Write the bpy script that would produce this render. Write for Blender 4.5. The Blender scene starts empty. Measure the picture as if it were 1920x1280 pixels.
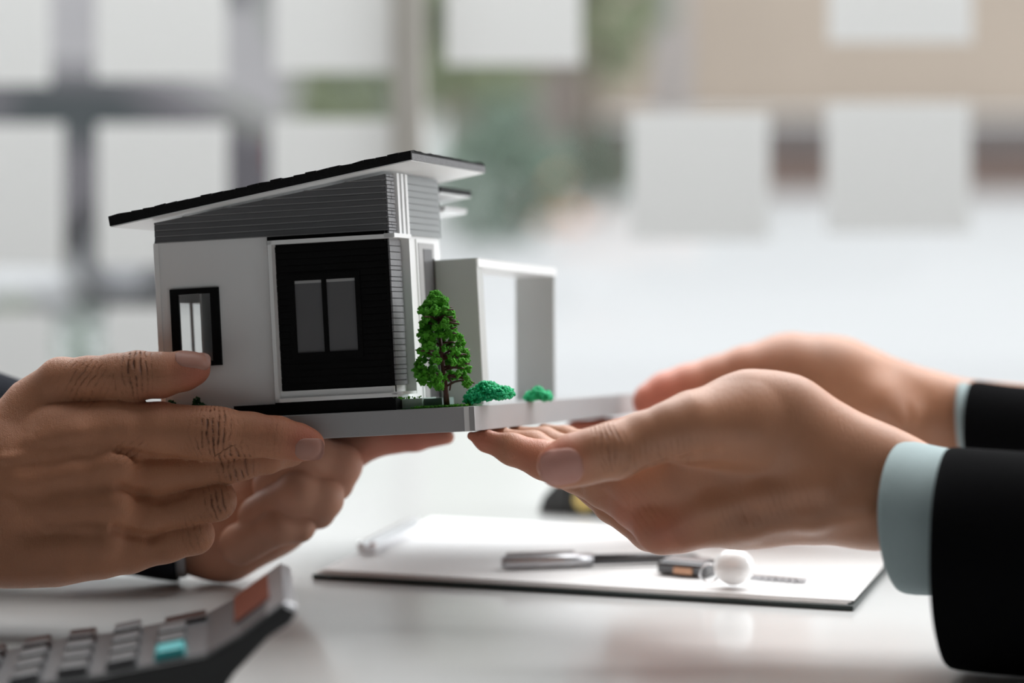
import bpy, bmesh, math, random
import numpy as np
from mathutils import Vector, Matrix, noise

random.seed(7)
rng = np.random.default_rng(7)
SC = bpy.context.scene
COL = SC.collection

# ------------------------------------------------------------------ camera
FPX = 85.0 / 36.0 * 1920.0
CAM = np.array([0.0, 0.0, 1.0])
TH = math.atan(400.0 / FPX)
RV = np.array([1.0, 0, 0]); UV = np.array([0, math.sin(TH), math.cos(TH)]); FV = np.array([0, math.cos(TH), -math.sin(TH)])
cam_d = bpy.data.cameras.new('camera'); cam = bpy.data.objects.new('camera', cam_d); COL.objects.link(cam)
cam_d.lens = 85; cam_d.sensor_width = 36; cam_d.clip_start = 0.02; cam_d.clip_end = 500
cam.location = CAM; cam.rotation_euler = (math.pi / 2 - TH, 0, 0)
cam_d.dof.use_dof = True; cam_d.dof.focus_distance = 1.195; cam_d.dof.aperture_fstop = 3.3
SC.camera = cam

# ------------------------------------------------------------------ light and exposure
w = bpy.data.worlds.new('overcast_sky'); SC.world = w; w.use_nodes = True
nt = w.node_tree; bg = nt.nodes['Background']
bg.inputs[0].default_value = (0.97, 0.985, 1.0, 1); bg.inputs[1].default_value = 1.3
SC.view_settings.view_transform = 'Standard'; SC.view_settings.look = 'None'
SC.view_settings.exposure = 0.0; SC.view_settings.gamma = 1.0; SC.view_settings.use_curve_mapping = False

def area(name, loc, target, sx, sy, power, col=(1, 1, 1)):
    l = bpy.data.lights.new(name, 'AREA'); l.shape = 'RECTANGLE'; l.size = sx; l.size_y = sy; l.energy = power; l.color = col
    o = bpy.data.objects.new(name, l); COL.objects.link(o); o.location = loc
    o.rotation_euler = (Vector(target) - Vector(loc)).to_track_quat('-Z', 'Y').to_euler(); return o
area('daylight_right_window', (2.75, 1.95, 1.5), (0, 1.3, 0.9), 1.1, 1.7, 44, (0.98, 0.99, 1.0))
area('daylight_front_window', (0.3, 2.62, 2.3), (0, 1.3, 0.8), 3.4, 1.0, 60, (0.98, 0.99, 1.0))
area('added_top_fill', (0.35, 1.75, 2.74), (0.35, 1.74, 0), 2.4, 1.0, 34, (1.0, 0.99, 0.97))  # unseen overhead fill, added to brighten the papers and hand tops

# ------------------------------------------------------------------ mapping helpers
def C2W(p):
    p = np.asarray(p, float)
    return CAM + p[..., 0:1] * RV + p[..., 1:2] * UV + p[..., 2:3] * FV if p.ndim > 1 else CAM + p[0] * RV + p[1] * UV + p[2] * FV
def cam_pt(px, py, d):
    return np.array([(px - 960) / FPX * d, -(py - 640) / FPX * d, d])
def P(px, py, d):
    return C2W(cam_pt(px, py, d))
TZ = 0.75
def ray(px, py):
    return (px - 960) / FPX * RV - (py - 640) / FPX * UV + FV
def T(px, py, h=0.0):                      # point on the table plane (raised by h)
    r = ray(px, py); t = (TZ + h - CAM[2]) / r[2]; return CAM + t * r
def WY(px, py, Y):                         # point on the vertical plane at world Y
    r = ray(px, py); return CAM + r * (Y / r[1])

# ------------------------------------------------------------------ object helpers
def tag(o, label=None, cat=None, group=None, kind=None):
    if label: o['label'] = label
    if cat: o['category'] = cat
    if group: o['group'] = group
    if kind: o['kind'] = kind
    return o
def wloc(o):
    v = np.zeros(3)
    while o is not None:
        v = v + np.array(o.location[:]); o = o.parent
    return v
def empty(name, loc):
    o = bpy.data.objects.new(name, None); COL.objects.link(o); o.location = tuple(loc); o.empty_display_size = 0.02; return o
def mesh_obj(name, verts, faces, mat, parent=None, smooth=False, origin=None):
    """verts are world points"""
    V = np.asarray(verts, float).reshape(-1, 3)
    base = wloc(parent) if parent is not None else np.zeros(3)
    org = V.mean(axis=0) if origin is None else np.asarray(origin, float)
    me = bpy.data.meshes.new(name); me.from_pydata((V - org).tolist(), [], [list(map(int, f)) for f in faces]); me.update()
    me.materials.append(mat)
    if smooth:
        me.polygons.foreach_set('use_smooth', [True] * len(me.polygons))
    o = bpy.data.objects.new(name, me); COL.objects.link(o)
    o.location = tuple(org - base); o.parent = parent
    return o
class MB:
    def __init__(s): s.v = []; s.f = []
    def add(s, v, f):
        n = len(s.v); s.v += [tuple(x) for x in v]; s.f += [tuple(i + n for i in q) for q in f]; return s
    def hexa(s, a, b):                     # a, b: two matching quads
        v = list(a) + list(b)
        return s.add(v, [(3, 2, 1, 0), (4, 5, 6, 7), (0, 1, 5, 4), (1, 2, 6, 5), (2, 3, 7, 6), (3, 0, 4, 7)])
    def box(s, c, sx, sy, sz, ax=None):
        c = np.asarray(c, float); X, Y, Z = ax if ax else (np.array([1., 0, 0]), np.array([0, 1., 0]), np.array([0, 0, 1.]))
        q = [c + X * i * sx / 2 + Y * j * sy / 2 - Z * sz / 2 for i, j in ((-1, -1), (1, -1), (1, 1), (-1, 1))]
        return s.hexa(q, [p + Z * sz for p in q])
    def tube(s, pts, rad, n=12, cap=True):
        pts = [np.asarray(p, float) for p in pts]; rad = rad if hasattr(rad, '__len__') else [rad] * len(pts)
        vs = []; fs = []; prev = None
        for i, p in enumerate(pts):
            t = pts[min(i + 1, len(pts) - 1)] - pts[max(i - 1, 0)]; t = t / (np.linalg.norm(t) + 1e-12)
            u = prev if prev is not None else (np.array([0, 0, 1.]) if abs(t[2]) < .9 else np.array([1., 0, 0]))
            u = u - t * u.dot(t); u /= np.linalg.norm(u); prev = u; v = np.cross(t, u)
            for k in range(n):
                a = 2 * math.pi * k / n; vs.append(p + rad[i] * (math.cos(a) * u + math.sin(a) * v))
        for i in range(len(pts) - 1):
            for k in range(n):
                fs.append((i * n + k, i * n + (k + 1) % n, (i + 1) * n + (k + 1) % n, (i + 1) * n + k))
        if cap: fs.append(tuple(range(n))[::-1]); fs.append(tuple((len(pts) - 1) * n + k for k in range(n)))
        return s.add(vs, fs)
    def prism(s, poly, off):               # polygon extruded by a vector
        n = len(poly); v = [np.asarray(p, float) for p in poly] + [np.asarray(p, float) + off for p in poly]
        f = [tuple(range(n)), tuple(range(2 * n - 1, n - 1, -1))] + [(i, i + n, (i + 1) % n + n, (i + 1) % n) for i in range(n)]
        return s.add(v, f)
    def ico(s, c, r, sub=1, jit=0.0):
        bm = bmesh.new(); bmesh.ops.create_icosphere(bm, subdivisions=sub, radius=1)
        v = [np.asarray(c) + np.array(x.co) * r * (1 + jit * (random.random() - .5)) for x in bm.verts]
        f = [tuple(q.index for q in y.verts) for y in bm.faces]; bm.free(); return s.add(v, f)
    def build(s, name, mat, parent=None, smooth=False, bevel=0, seg=2, origin=None):
        o = mesh_obj(name, s.v, s.f, mat, parent, smooth, origin)
        bm = bmesh.new(); bm.from_mesh(o.data); bmesh.ops.recalc_face_normals(bm, faces=bm.faces); bm.to_mesh(o.data); bm.free()
        if bevel:
            m = o.modifiers.new('bevel', 'BEVEL'); m.width = bevel; m.segments = seg; m.limit_method = 'ANGLE'; m.angle_limit = .6; m.harden_normals = False
        return o

# ------------------------------------------------------------------ materials
def mat(name, col, rough=.5, metal=0.0, spec=.5, bump=0.0, bscale=200, var=0.0, vscale=30, sss=0.0, sssr=(1, .4, .25), ssss=.004, coat=0, trans=0):
    m = bpy.data.materials.new(name); m.use_nodes = True; n = m.node_tree; b = n.nodes['Principled BSDF']
    b.inputs['Base Color'].default_value = (*col, 1); b.inputs['Roughness'].default_value = rough; b.inputs['Metallic'].default_value = metal
    b.inputs['Specular IOR Level'].default_value = spec; b.inputs['Coat Weight'].default_value = coat
    if sss:
        b.inputs['Subsurface Weight'].default_value = sss; b.inputs['Subsurface Radius'].default_value = sssr; b.inputs['Subsurface Scale'].default_value = ssss
    if var or bump:
        tc = n.nodes.new('ShaderNodeTexCoord')
    if var:
        nz = n.nodes.new('ShaderNodeTexNoise'); nz.inputs['Scale'].default_value = vscale; nz.inputs['Detail'].default_value = 6; n.links.new(tc.outputs['Object'], nz.inputs['Vector'])
        mx = n.nodes.new('ShaderNodeMixRGB'); mx.inputs[1].default_value = tuple(c * (1 - var) for c in col) + (1,); mx.inputs[2].default_value = tuple(min(1, c * (1 + var)) for c in col) + (1,)
        n.links.new(nz.outputs['Fac'], mx.inputs[0]); n.links.new(mx.outputs[0], b.inputs['Base Color'])
    if bump:
        nb = n.nodes.new('ShaderNodeTexNoise'); nb.inputs['Scale'].default_value = bscale; nb.inputs['Detail'].default_value = 4; n.links.new(tc.outputs['Object'], nb.inputs['Vector'])
        bp = n.nodes.new('ShaderNodeBump'); bp.inputs['Strength'].default_value = bump; bp.inputs['Distance'].default_value = .0006
        n.links.new(nb.outputs['Fac'], bp.inputs['Height']); n.links.new(bp.outputs['Normal'], b.inputs['Normal'])
    return m
M = {}
M['table'] = mat('white_gloss_laminate', (.60, .61, .61), .17, spec=.6, var=.015, vscale=3)
M['floor'] = mat('grey_floor', (.16, .15, .145), .4, var=.1, vscale=4)
M['wall'] = mat('room_paint', (.13, .12, .115), .7, var=.03)
M['ceil'] = mat('ceiling_paint', (.36, .355, .35), .8, var=.02)
M['alu'] = mat('window_aluminium', (.50, .48, .44), .4, metal=.2, var=.03)
M['ground'] = mat('pale_concrete', (.76, .765, .775), .8, var=.06, vscale=.6)
M['tan'] = mat('tan_render', (.60, .50, .415), .8, var=.08, vscale=.8)
M['brown'] = mat('brown_plinth', (.40, .29, .25), .8, var=.1, vscale=.8)
M['dkbrown'] = mat('dark_awning', (.19, .165, .16), .7, var=.1, vscale=1)
M['wing'] = mat('taupe_render', (.36, .31, .28), .8, var=.1, vscale=.8)
M['greywall'] = mat('grey_render', (.52, .50, .515), .8, var=.1, vscale=.8)
M['car'] = mat('hazed_car_paint', (.14, .13, .145), .25, metal=.3, coat=.6, var=.05, vscale=2)  # lifted grey, the veil of the window glass is put into the colour
M['carglass'] = mat('tinted_car_glass', (.05, .06, .065), .1, var=.05)
M['rubber'] = mat('tyre_rubber', (.03, .03, .03), .8, var=.1)
M['redlamp'] = mat('red_tail_lamp', (.45, .08, .08), .3, var=.05)
M['orange'] = mat('orange_plastic', (.95, .48, .26), .5, var=.05)
M['leafA'] = mat('olive_leaves', (.27, .31, .19), .6, var=.35, vscale=3)
M['leafB'] = mat('hazed_green_leaves', (.20, .27, .21), .6, var=.35, vscale=3)  # green dulled to paint in the haze seen through the glass
M['leafC'] = mat('pale_grey_green_leaves', (.36, .40, .33), .7, var=.3, vscale=3)
M['bark'] = mat('bark', (.16, .12, .09), .9, var=.3, vscale=6)
M['mwhite'] = mat('white_model_board', (.80, .80, .80), .45, bump=.05, bscale=400, var=.02)
M['mtrim'] = mat('white_model_trim', (.84, .85, .85), .4, var=.01)
M['mgrey'] = mat('dark_grey_siding', (.105, .107, .112), .42, bump=.2, bscale=900, var=.10, vscale=60)
M['lip'] = mat('lit_board_edge', (.22, .22, .225), .4, var=.2, vscale=80)  # lighter tone paints the light caught along the board edges
M['mblack'] = mat('black_cladding', (.003, .003, .0033), .55, spec=.12, bump=.15, bscale=900, var=.2, vscale=80)
M['mbrick'] = mat('sheen_corner_brick', (.20, .20, .208), .38, bump=.5, bscale=1500, var=.16, vscale=300)  # grey paints the side light's sheen on black bricks
M['mroof'] = mat('black_roof_edge', (.006, .006, .0065), .6, spec=.15, bump=.8, bscale=1800, var=.2, vscale=300)
M['msoft'] = mat('grey_model_board', (.42, .42, .42), .45, var=.03)
M['mbase'] = mat('silver_grey_base', (.38, .38, .387), .38, bump=.06, bscale=300, var=.04, vscale=40)
M['teal'] = mat('pale_green_plinth', (.48, .60, .55), .4, var=.05, vscale=60)
M['tealdk'] = mat('dark_teal_plinth', (.13, .20, .19), .4, var=.05, vscale=60)
M['pane'] = mat('frosted_grey_pane', (.13, .13, .135), .22, var=.12, vscale=30)
M['grass'] = mat('green_flock', (.02, .16, .03), .9, bump=1, bscale=2500, var=.4, vscale=500)
M['foliage'] = mat('foam_foliage', (.075, .36, .012), .8, bump=1, bscale=2500, var=.8, vscale=330)
M['trunk'] = mat('red_brown_wire_trunk', (.085, .028, .022), .45, var=.3, vscale=300)
M['moss'] = mat('emerald_foam', (.012, .62, .26), .55, bump=1, bscale=2500, var=.5, vscale=300)
M['suit'] = mat('black_suit_wool', (.004, .004, .0045), 1, spec=.04, bump=.3, bscale=900, var=.2, vscale=400)
M['navy'] = mat('charcoal_navy_sleeve', (.014, .016, .022), .95, spec=.1, bump=.3, bscale=600, var=.2, vscale=300)
M['shirt'] = mat('pale_blue_grey_cotton', (.36, .445, .455), .8, spec=.2, bump=.35, bscale=1800, var=.06, vscale=500)
M['greyshirt'] = mat('grey_cotton', (.34, .35, .37), .8, spec=.2, bump=.3, bscale=1000, var=.05)
M['paper'] = mat('white_paper', (.93, .93, .93), .6, var=.005)
M['board'] = mat('dark_green_clipboard', (.010, .022, .020), .35, var=.1)
M['chrome'] = mat('chrome', (.8, .8, .82), .2, metal=1, var=.03)
M['silver'] = mat('brushed_silver', (.52, .52, .54), .3, metal=.9, var=.04)
M['darkmetal'] = mat('dark_metal', (.12, .12, .125), .3, metal=.7, var=.1)
M['copper'] = mat('copper_metal', (.5, .28, .18), .3, metal=.8, var=.1)
M['glintwhite'] = mat('white_highlight', (.95, .95, .95), .12, var=.005, coat=.5)
M['cblack'] = mat('calculator_black', (.008, .008, .009), .35, spec=.35, var=.1)
M['cpanel'] = mat('calculator_grey_panel', (.13, .13, .137), .3, metal=.5, var=.06)
M['ckey'] = mat('calculator_glare_key', (.10, .10, .105), .3, var=.1)  # grey stands in for window glare on the key tops
M['ckeyd'] = mat('calculator_dark_key', (.022, .010, .010), .3, var=.1)
M['cteal'] = mat('calculator_teal_key', (.06, .42, .44), .35, var=.05)
M['cred'] = mat('calculator_display', (.17, .05, .035), .22, var=.1)
M['pouch'] = mat('black_leather', (.05, .052, .052), .4, bump=.3, var=.1)
M['gold'] = mat('gold_metal', (.80, .60, .22), .3, metal=.6, var=.05)
M['nail'] = mat('finger_nail', (.40, .20, .155), .42, spec=.35, sss=.15, ssss=.002, coat=0, var=.06, vscale=200)
M['nailp'] = mat('pink_finger_nail', (.58, .29, .24), .4, spec=.35, sss=.15, ssss=.002, coat=0, var=.06, vscale=200)

def glass_mat():
    m = bpy.data.materials.new('clear_window_glass'); m.use_nodes = True; n = m.node_tree; n.nodes.clear()
    o = n.nodes.new('ShaderNodeOutputMaterial'); t = n.nodes.new('ShaderNodeBsdfTransparent'); g = n.nodes.new('ShaderNodeBsdfGlossy'); x = n.nodes.new('ShaderNodeMixShader')
    t.inputs[0].default_value = (.97, .98, .98, 1); g.inputs['Roughness'].default_value = .02; x.inputs[0].default_value = .05
    n.links.new(t.outputs[0], x.inputs[1]); n.links.new(g.outputs[0], x.inputs[2]); n.links.new(x.outputs[0], o.inputs[0]); return m
M['glass'] = glass_mat()
def note_mat():
    m = bpy.data.materials.new('translucent_note_paper'); m.use_nodes = True; n = m.node_tree; n.nodes.clear()
    o = n.nodes.new('ShaderNodeOutputMaterial'); d = n.nodes.new('ShaderNodeBsdfDiffuse'); t = n.nodes.new('ShaderNodeBsdfTranslucent'); x = n.nodes.new('ShaderNodeMixShader')
    d.inputs[0].default_value = (.8, .8, .8, 1); t.inputs[0].default_value = (.79, .785, .775, 1); x.inputs[0].default_value = .82
    n.links.new(d.outputs[0], x.inputs[1]); n.links.new(t.outputs[0], x.inputs[2]); n.links.new(x.outputs[0], o.inputs[0]); return m
M['note'] = note_mat()

def skin_mat(name, base, dark, red, wr=1.0, grain=1.0, sss=.12, rough=.48, spec=.36, ssc=.0045):
    m = bpy.data.materials.new(name); m.use_nodes = True; n = m.node_tree; L = n.links; b = n.nodes['Principled BSDF']
    N = lambda t: n.nodes.new(t)
    def math_(op, a, c=None):
        q = N('ShaderNodeMath'); q.operation = op
        for i, v in enumerate((a, c)):
            if v is None: continue
            if isinstance(v, (int, float)): q.inputs[i].default_value = v
            else: L.new(v, q.inputs[i])
        return q.outputs[0]
    tc = N('ShaderNodeTexCoord')
    at = N('ShaderNodeAttribute'); at.attribute_name = 'crease'   # x: warped coord (mm), y: mask, z: redness
    sp = N('ShaderNodeSeparateXYZ'); L.new(at.outputs['Vector'], sp.inputs[0])
    nz = N('ShaderNodeTexNoise'); nz.inputs['Scale'].default_value = 110; nz.inputs['Detail'].default_value = 3; L.new(tc.outputs['Object'], nz.inputs['Vector'])
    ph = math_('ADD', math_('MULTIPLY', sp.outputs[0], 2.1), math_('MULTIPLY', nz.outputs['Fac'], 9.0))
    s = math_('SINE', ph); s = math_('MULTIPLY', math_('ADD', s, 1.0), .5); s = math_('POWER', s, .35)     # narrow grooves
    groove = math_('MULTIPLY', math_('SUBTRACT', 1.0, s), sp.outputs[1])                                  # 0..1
    nam = N('ShaderNodeTexNoise'); nam.inputs['Scale'].default_value = 260; L.new(tc.outputs['Object'], nam.inputs['Vector'])
    namr = N('ShaderNodeMapRange'); namr.inputs[1].default_value = .35; namr.inputs[2].default_value = .62; L.new(nam.outputs['Fac'], namr.inputs[0])
    groove = math_('MULTIPLY', groove, namr.outputs[0])
    # fine skin cells
    vo = N('ShaderNodeTexVoronoi'); vo.inputs['Scale'].default_value = 1300; vo.feature = 'DISTANCE_TO_EDGE'
    mp = N('ShaderNodeMapping'); mp.inputs['Scale'].default_value = (1, .6, .6); L.new(tc.outputs['Object'], mp.inputs[0]); L.new(mp.outputs[0], vo.inputs['Vector'])
    cell = math_('MINIMUM', math_('MULTIPLY', vo.outputs['Distance'], 4.0), .6)
    n2 = N('ShaderNodeTexNoise'); n2.inputs['Scale'].default_value = 350; n2.inputs['Detail'].default_value = 6; mp2 = N('ShaderNodeMapping'); mp2.inputs['Scale'].default_value = (3.0, .9, .9); L.new(tc.outputs['Object'], mp2.inputs[0]); L.new(mp2.outputs[0], n2.inputs['Vector'])
    n3 = N('ShaderNodeTexNoise'); n3.inputs['Scale'].default_value = 22; n3.inputs['Detail'].default_value = 5; L.new(tc.outputs['Object'], n3.inputs['Vector'])
    n3s = N('ShaderNodeMapRange'); n3s.inputs[1].default_value = .35; n3s.inputs[2].default_value = .65; L.new(n3.outputs['Fac'], n3s.inputs[0])
    h = math_('ADD', math_('MULTIPLY', cell, .22 * grain), math_('MULTIPLY', n2.outputs['Fac'], .65 * grain))
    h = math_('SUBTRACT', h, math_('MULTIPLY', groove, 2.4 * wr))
    bp = N('ShaderNodeBump'); bp.inputs['Strength'].default_value = 1.0; bp.inputs['Distance'].default_value = .0006
    L.new(h, bp.inputs['Height']); L.new(bp.outputs[0], b.inputs['Normal'])
    def mix(fac, a, c):
        q = N('ShaderNodeMixRGB')
        if isinstance(fac, (int, float)): q.inputs[0].default_value = fac
        else: L.new(fac, q.inputs[0])
        for i, v in ((1, a), (2, c)):
            if isinstance(v, tuple): q.inputs[i].default_value = (*v, 1)
            else: L.new(v, q.inputs[i])
        return q.outputs[0]
    c = mix(n3s.outputs[0], tuple(x * .86 for x in base), tuple(x * 1.1 for x in base))
    c = mix(sp.outputs[2], c, red)
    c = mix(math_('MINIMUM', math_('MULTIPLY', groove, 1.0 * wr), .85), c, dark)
    L.new(c, b.inputs['Base Color'])
    b.inputs['Roughness'].default_value = rough; b.inputs['Specular IOR Level'].default_value = spec
    b.inputs['Subsurface Weight'].default_value = sss; b.inputs['Subsurface Radius'].default_value = (1, .35, .2); b.inputs['Subsurface Scale'].default_value = ssc
    return m
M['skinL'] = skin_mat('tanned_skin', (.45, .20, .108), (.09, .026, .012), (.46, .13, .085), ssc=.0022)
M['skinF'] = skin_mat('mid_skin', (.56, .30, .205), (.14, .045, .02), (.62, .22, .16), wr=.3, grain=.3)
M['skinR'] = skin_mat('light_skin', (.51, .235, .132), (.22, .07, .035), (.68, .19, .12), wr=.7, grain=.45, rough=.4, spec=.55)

# ------------------------------------------------------------------ the room
def struct(name, mb, m, **k):
    o = mb.build(name, m, **k); o['kind'] = 'structure'; return o
YW = 2.45
struct('floor', MB().box((0, 0.25, -.02), 5.8, 6.5, .04), M['floor'])
struct('ceiling', MB().box((0, 0.0, 2.82), 5.8, 5.6, .04), M['ceil'])
struct('wall_back', MB().box((0, -2.8, 1.4), 5.8, .08, 2.8), M['wall'])
struct('wall_left', MB().box((-2.9, -.2, 1.4), .08, 5.2, 2.8), M['wall'])
# right wall with a wide opening
wr_ = MB(); wr_.box((2.9, -.85, 1.4), .08, 3.9, 2.8); wr_.box((2.9, 1.75, .3), .08, 1.3, .6); wr_.box((2.9, 1.75, 2.75), .08, 1.3, .12); struct('wall_right', wr_, M['wall'])
w2 = empty('window_2', (2.9, 1.75, .6)); w2['kind'] = 'structure'
MB().box((2.9, 1.75, 1.64), .01, 1.3, 2.05).build('pane', M['glass'], w2)
for yy in (1.12, 2.38): MB().box((2.9, yy, 1.64), .06, .05, 2.1).build('mullion', M['alu'], w2)
# front window wall
w1 = empty('window_1', (0, YW, 0)); w1['kind'] = 'structure'
xm = WY(765, 200, YW)[0]
xs = [-2.85, xm - 1.35, xm, xm + 1.35, 2.85]
for i in range(4):
    MB().box(((xs[i] + xs[i + 1]) / 2, YW + .012, 1.4), xs[i + 1] - xs[i] - .02, .008, 2.74).build('pane', M['glass'], w1)
for x in xs: MB().box((x, YW + .01, 1.4), .032, .05, 2.8).build('mullion', M['alu'], w1, bevel=.003)
MB().box((0, YW + .01, .03), 5.7, .06, .06).build('rail', M['alu'], w1); MB().box((0, YW + .01, 2.77), 5.7, .06, .06).build('rail', M['alu'], w1)

# square notes stuck on the glass
notes = [(-155, -90, 95, 160, 'pale square paper note cut off by the left edge, top row on the glass'),
 (180, -100, 425, 150, 'pale square paper note in the top row, second from the left edge'),
 (515, -112, 742, 136, 'pale square paper note in the top row just left of the window mullion'),
 (835, -126, 1090, 122, 'pale square paper note in the top row just right of the window mullion'),
 (1553, -165, 1822, 80, 'pale square paper note alone at the top right of the window'),
 (-130, 232, 120, 500, 'pale square paper note in the second row at the left edge'),
 (183, 232, 428, 498, 'pale square paper note in the second row behind the low end of the model roof'),
 (508, 224, 742, 480, 'pale square paper note in the second row mostly hidden by the model roof'),
 (1182, 208, 1442, 450, 'pale square paper note in the second row right of the orange cone'),
 (1548, 192, 1818, 436, 'pale square paper note in the second row nearest the right edge'),
 (-140, 585, 100, 830, 'pale square paper note in the lowest row at the left edge above the hand'),
 (200, 575, 440, 820, 'pale square paper note in the lowest row behind the model house wall')]
for x0, y0, x1, y1, lb in notes:
    q = [WY(x0, y1, YW), WY(x1, y1, YW), WY(x1, y0, YW), WY(x0, y0, YW)]
    q = [p + np.array([0, -.003, 0]) for p in q]
    tag(MB().prism(q, np.array([0, .0006, 0])).build('paper_note', M['note']), lb, 'note', 'square notes stuck on the window')

# ------------------------------------------------------------------ outdoors
g = MB().box((0, 42.6, -.06), 160, 80, .1); struct('ground', g, M['ground'])
def at(px, d, z): return np.array([(px - 960) / FPX * d, d, z])
bt = empty('street_building', at(1500, 38, 0))
DB = 38.0
xl, xr = at(1105, DB, 0)[0], at(2700, DB, 0)[0]
def zz(y, d): return 1.0 - (y - 240) / FPX * d
MB().box(((xl + xr) / 2, DB + 3, 3.2 + zz(215, DB) / 2), xr - xl, 6, 6.4 - zz(215, DB)).build('wall', M['tan'], bt)
MB().box(((xl + xr) / 2, DB + 3, zz(240, DB) / 2), xr - xl, 5.6, zz(240, DB)).build('plinth', M['brown'], bt)
MB().box(((xl + xr) / 2, DB + 2.8, (zz(226, DB) + zz(290, DB)) / 2), xr - xl, 6.1, zz(226, DB) - zz(290, DB)).build('awning', M['dkbrown'], bt)
MB().box((at(975, DB, 0)[0], DB + 3.2, 3.3), xl - at(800, DB, 0)[0], 5.6, 6.6).build('side_wing', M['wing'], bt)
for k in range(5):
    x = xl + 2.0 + k * 2.6
    f = MB().box((x, DB - .02, 4.4), 1.2, .1, 1.5).build('window', M['carglass'], bt)
    MB().box((x, DB - .08, 4.4), 1.3, .05, .08).build('glazing_bar', M['alu'], f)
MB().box((xl + 1.3, DB - .05, 3.0), .35, .12, 5.2).build('drainpipe', M['greywall'], bt)
tag(bt, 'wide tan rendered building across the car park, upper right beyond the window', 'building')
bl = empty('street_building', at(100, 34, 0))
xl2, xr2 = at(-900, 34, 0)[0], at(540, 34, 0)[0]
MB().box(((xl2 + xr2) / 2, 37, 3.5), xr2 - xl2, 6, 7).build('wall', M['greywall'], bl)
for k in range(3):
    MB().box((xr2 - 1.2 - k * 3.2, 33.98, 3.6), 1.5, .1, 1.6).build('window', M['carglass'], bl)
MB().box(((xl2 + xr2) / 2, 37, 7.1), xr2 - xl2 + .4, 6.4, .25).build('roof', M['dkbrown'], bl)
tag(bl, 'grey rendered building beyond the parked car at upper left', 'building')
# parked car (side on, tail to the right)
cy = 13.0
car = empty('parked_car', at(100, cy, 0))
def carx(px): return at(px, cy, 0)[0]
x_r = carx(530); L_ = 4.3; x_l = x_r - L_
prof = [(0, .30), (.0, .78), (.04, .98), (.20, 1.02), (.62, 1.27), (1.0, 1.33), (2.0, 1.35), (2.6, 1.22), (3.15, .95), (3.9, .86), (4.25, .70), (4.3, .30)]
poly = [np.array([x_r - a, cy, z]) for a, z in prof]
MB().prism(poly, np.array([0, 1.7, 0])).build('body', M['car'], car, bevel=.06, seg=3)
for a0, a1, b0, b1 in ((.55, 1.55, .85, 1.40), (1.63, 2.75, 1.63, 2.45)):
    q = [np.array([x_r - a0, cy - .01, .92]), np.array([x_r - a1, cy - .01, .92]), np.array([x_r - b1, cy - .01, 1.24]), np.array([x_r - b0, cy - .01, 1.22])]
    MB().prism(q, np.array([0, .03, 0])).build('side_window', M['carglass'], car)
for a in (.85, 3.5):
    wh = MB().tube([(x_r - a, cy - .03, .31), (x_r - a, cy + .2, .31)], .31, 28).build('wheel', M['rubber'], car, bevel=.02)
    MB().tube([(x_r - a, cy - .04, .31), (x_r - a, cy + .0, .31)], .18, 20).build('hub', M['silver'], wh)
MB().box((x_r + .0, cy + .15, .86), .06, .34, .16).build('tail_lamp', M['redlamp'], car)
MB().box((x_r - 2.2, cy - .02, .42), 2.2, .05, .1).build('sill', M['rubber'], car)
tag(car, 'dark grey car parked outside behind the notes at left', 'car')
# traffic cone
cd = 26.0; cp = at(1030, cd, 0); cone = empty('traffic_cone', cp)
MB().tube([cp + (0, 0, .05), cp + (0, 0, .82)], [.26, .10], 20).build('cone_body', M['orange'], cone)
MB().box(cp + (0, 0, .03), .75, .75, .06).build('cone_foot', M['orange'], cone)
tag(cone, 'orange traffic cone standing on the pale ground near the window centre', 'traffic cone')
# trees and shrubs outside
def outdoor_tree(name, px, d, z0, z1, rad, leaf, label, n=160, trunk=True):
    b = at(px, d, 0); t = empty(name, b)
    mb = MB()
    for _ in range(n):
        a = random.random() * 6.28; h = random.random(); rr = rad * math.sqrt(random.random()) * math.sin(math.pi * (.15 + .8 * h)) ** .6
        mb.ico(b + np.array([math.cos(a) * rr, math.sin(a) * rr, z0 + (z1 - z0) * h]), rad * random.uniform(.10, .24), 1, .5)
    mb.build('foliage', leaf, t)['kind'] = 'stuff'
    if trunk:
        MB().tube([b, b + (0.04, 0, z0 * .6), b + (0, 0, (z0 + z1) / 2)], [rad * .09, rad * .07, rad * .03], 8).build('trunk', M['bark'], t)
    tag(t, label, 'tree' if trunk else 'bush', 'greenery outside the window'); return t
outdoor_tree('outdoor_tree', 880, 27, 1.3, 6.2, 1.0, M['leafA'], 'olive green tree outside just right of the window mullion', 260)
outdoor_tree('outdoor_tree', 1120, 28, 1.6, 3.6, .75, M['leafA'], 'small pale green tree outside against the tan building', 120)
outdoor_tree('outdoor_bush', 1125, 34, .05, 1.0, .55, M['leafB'], 'dark green bush outside at the corner of the tan building', 90, False)
outdoor_tree('outdoor_bush', 945, 21, .05, 1.2, .6, M['leafB'], 'dark green bush outside under the olive tree', 120, False)
outdoor_tree('outdoor_tree', 630, 26, .9, 3.2, .6, M['leafA'], 'green tree outside beside the tail of the parked car', 120)
outdoor_tree('outdoor_tree', 690, 30, 1.0, 5.5, 1.1, M['leafC'], 'pale grey green tree outside just left of the window mullion', 220)
outdoor_tree('outdoor_bush', 150, 9.5, .0, .28, .12, M['leafB'], 'low green plant outside just above the left hand', 60, False)
outdoor_tree('outdoor_bush', 20, 9.2, .02, .34, .13, M['leafA'], 'low olive plant outside at the left edge above the hand', 60, False)

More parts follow.
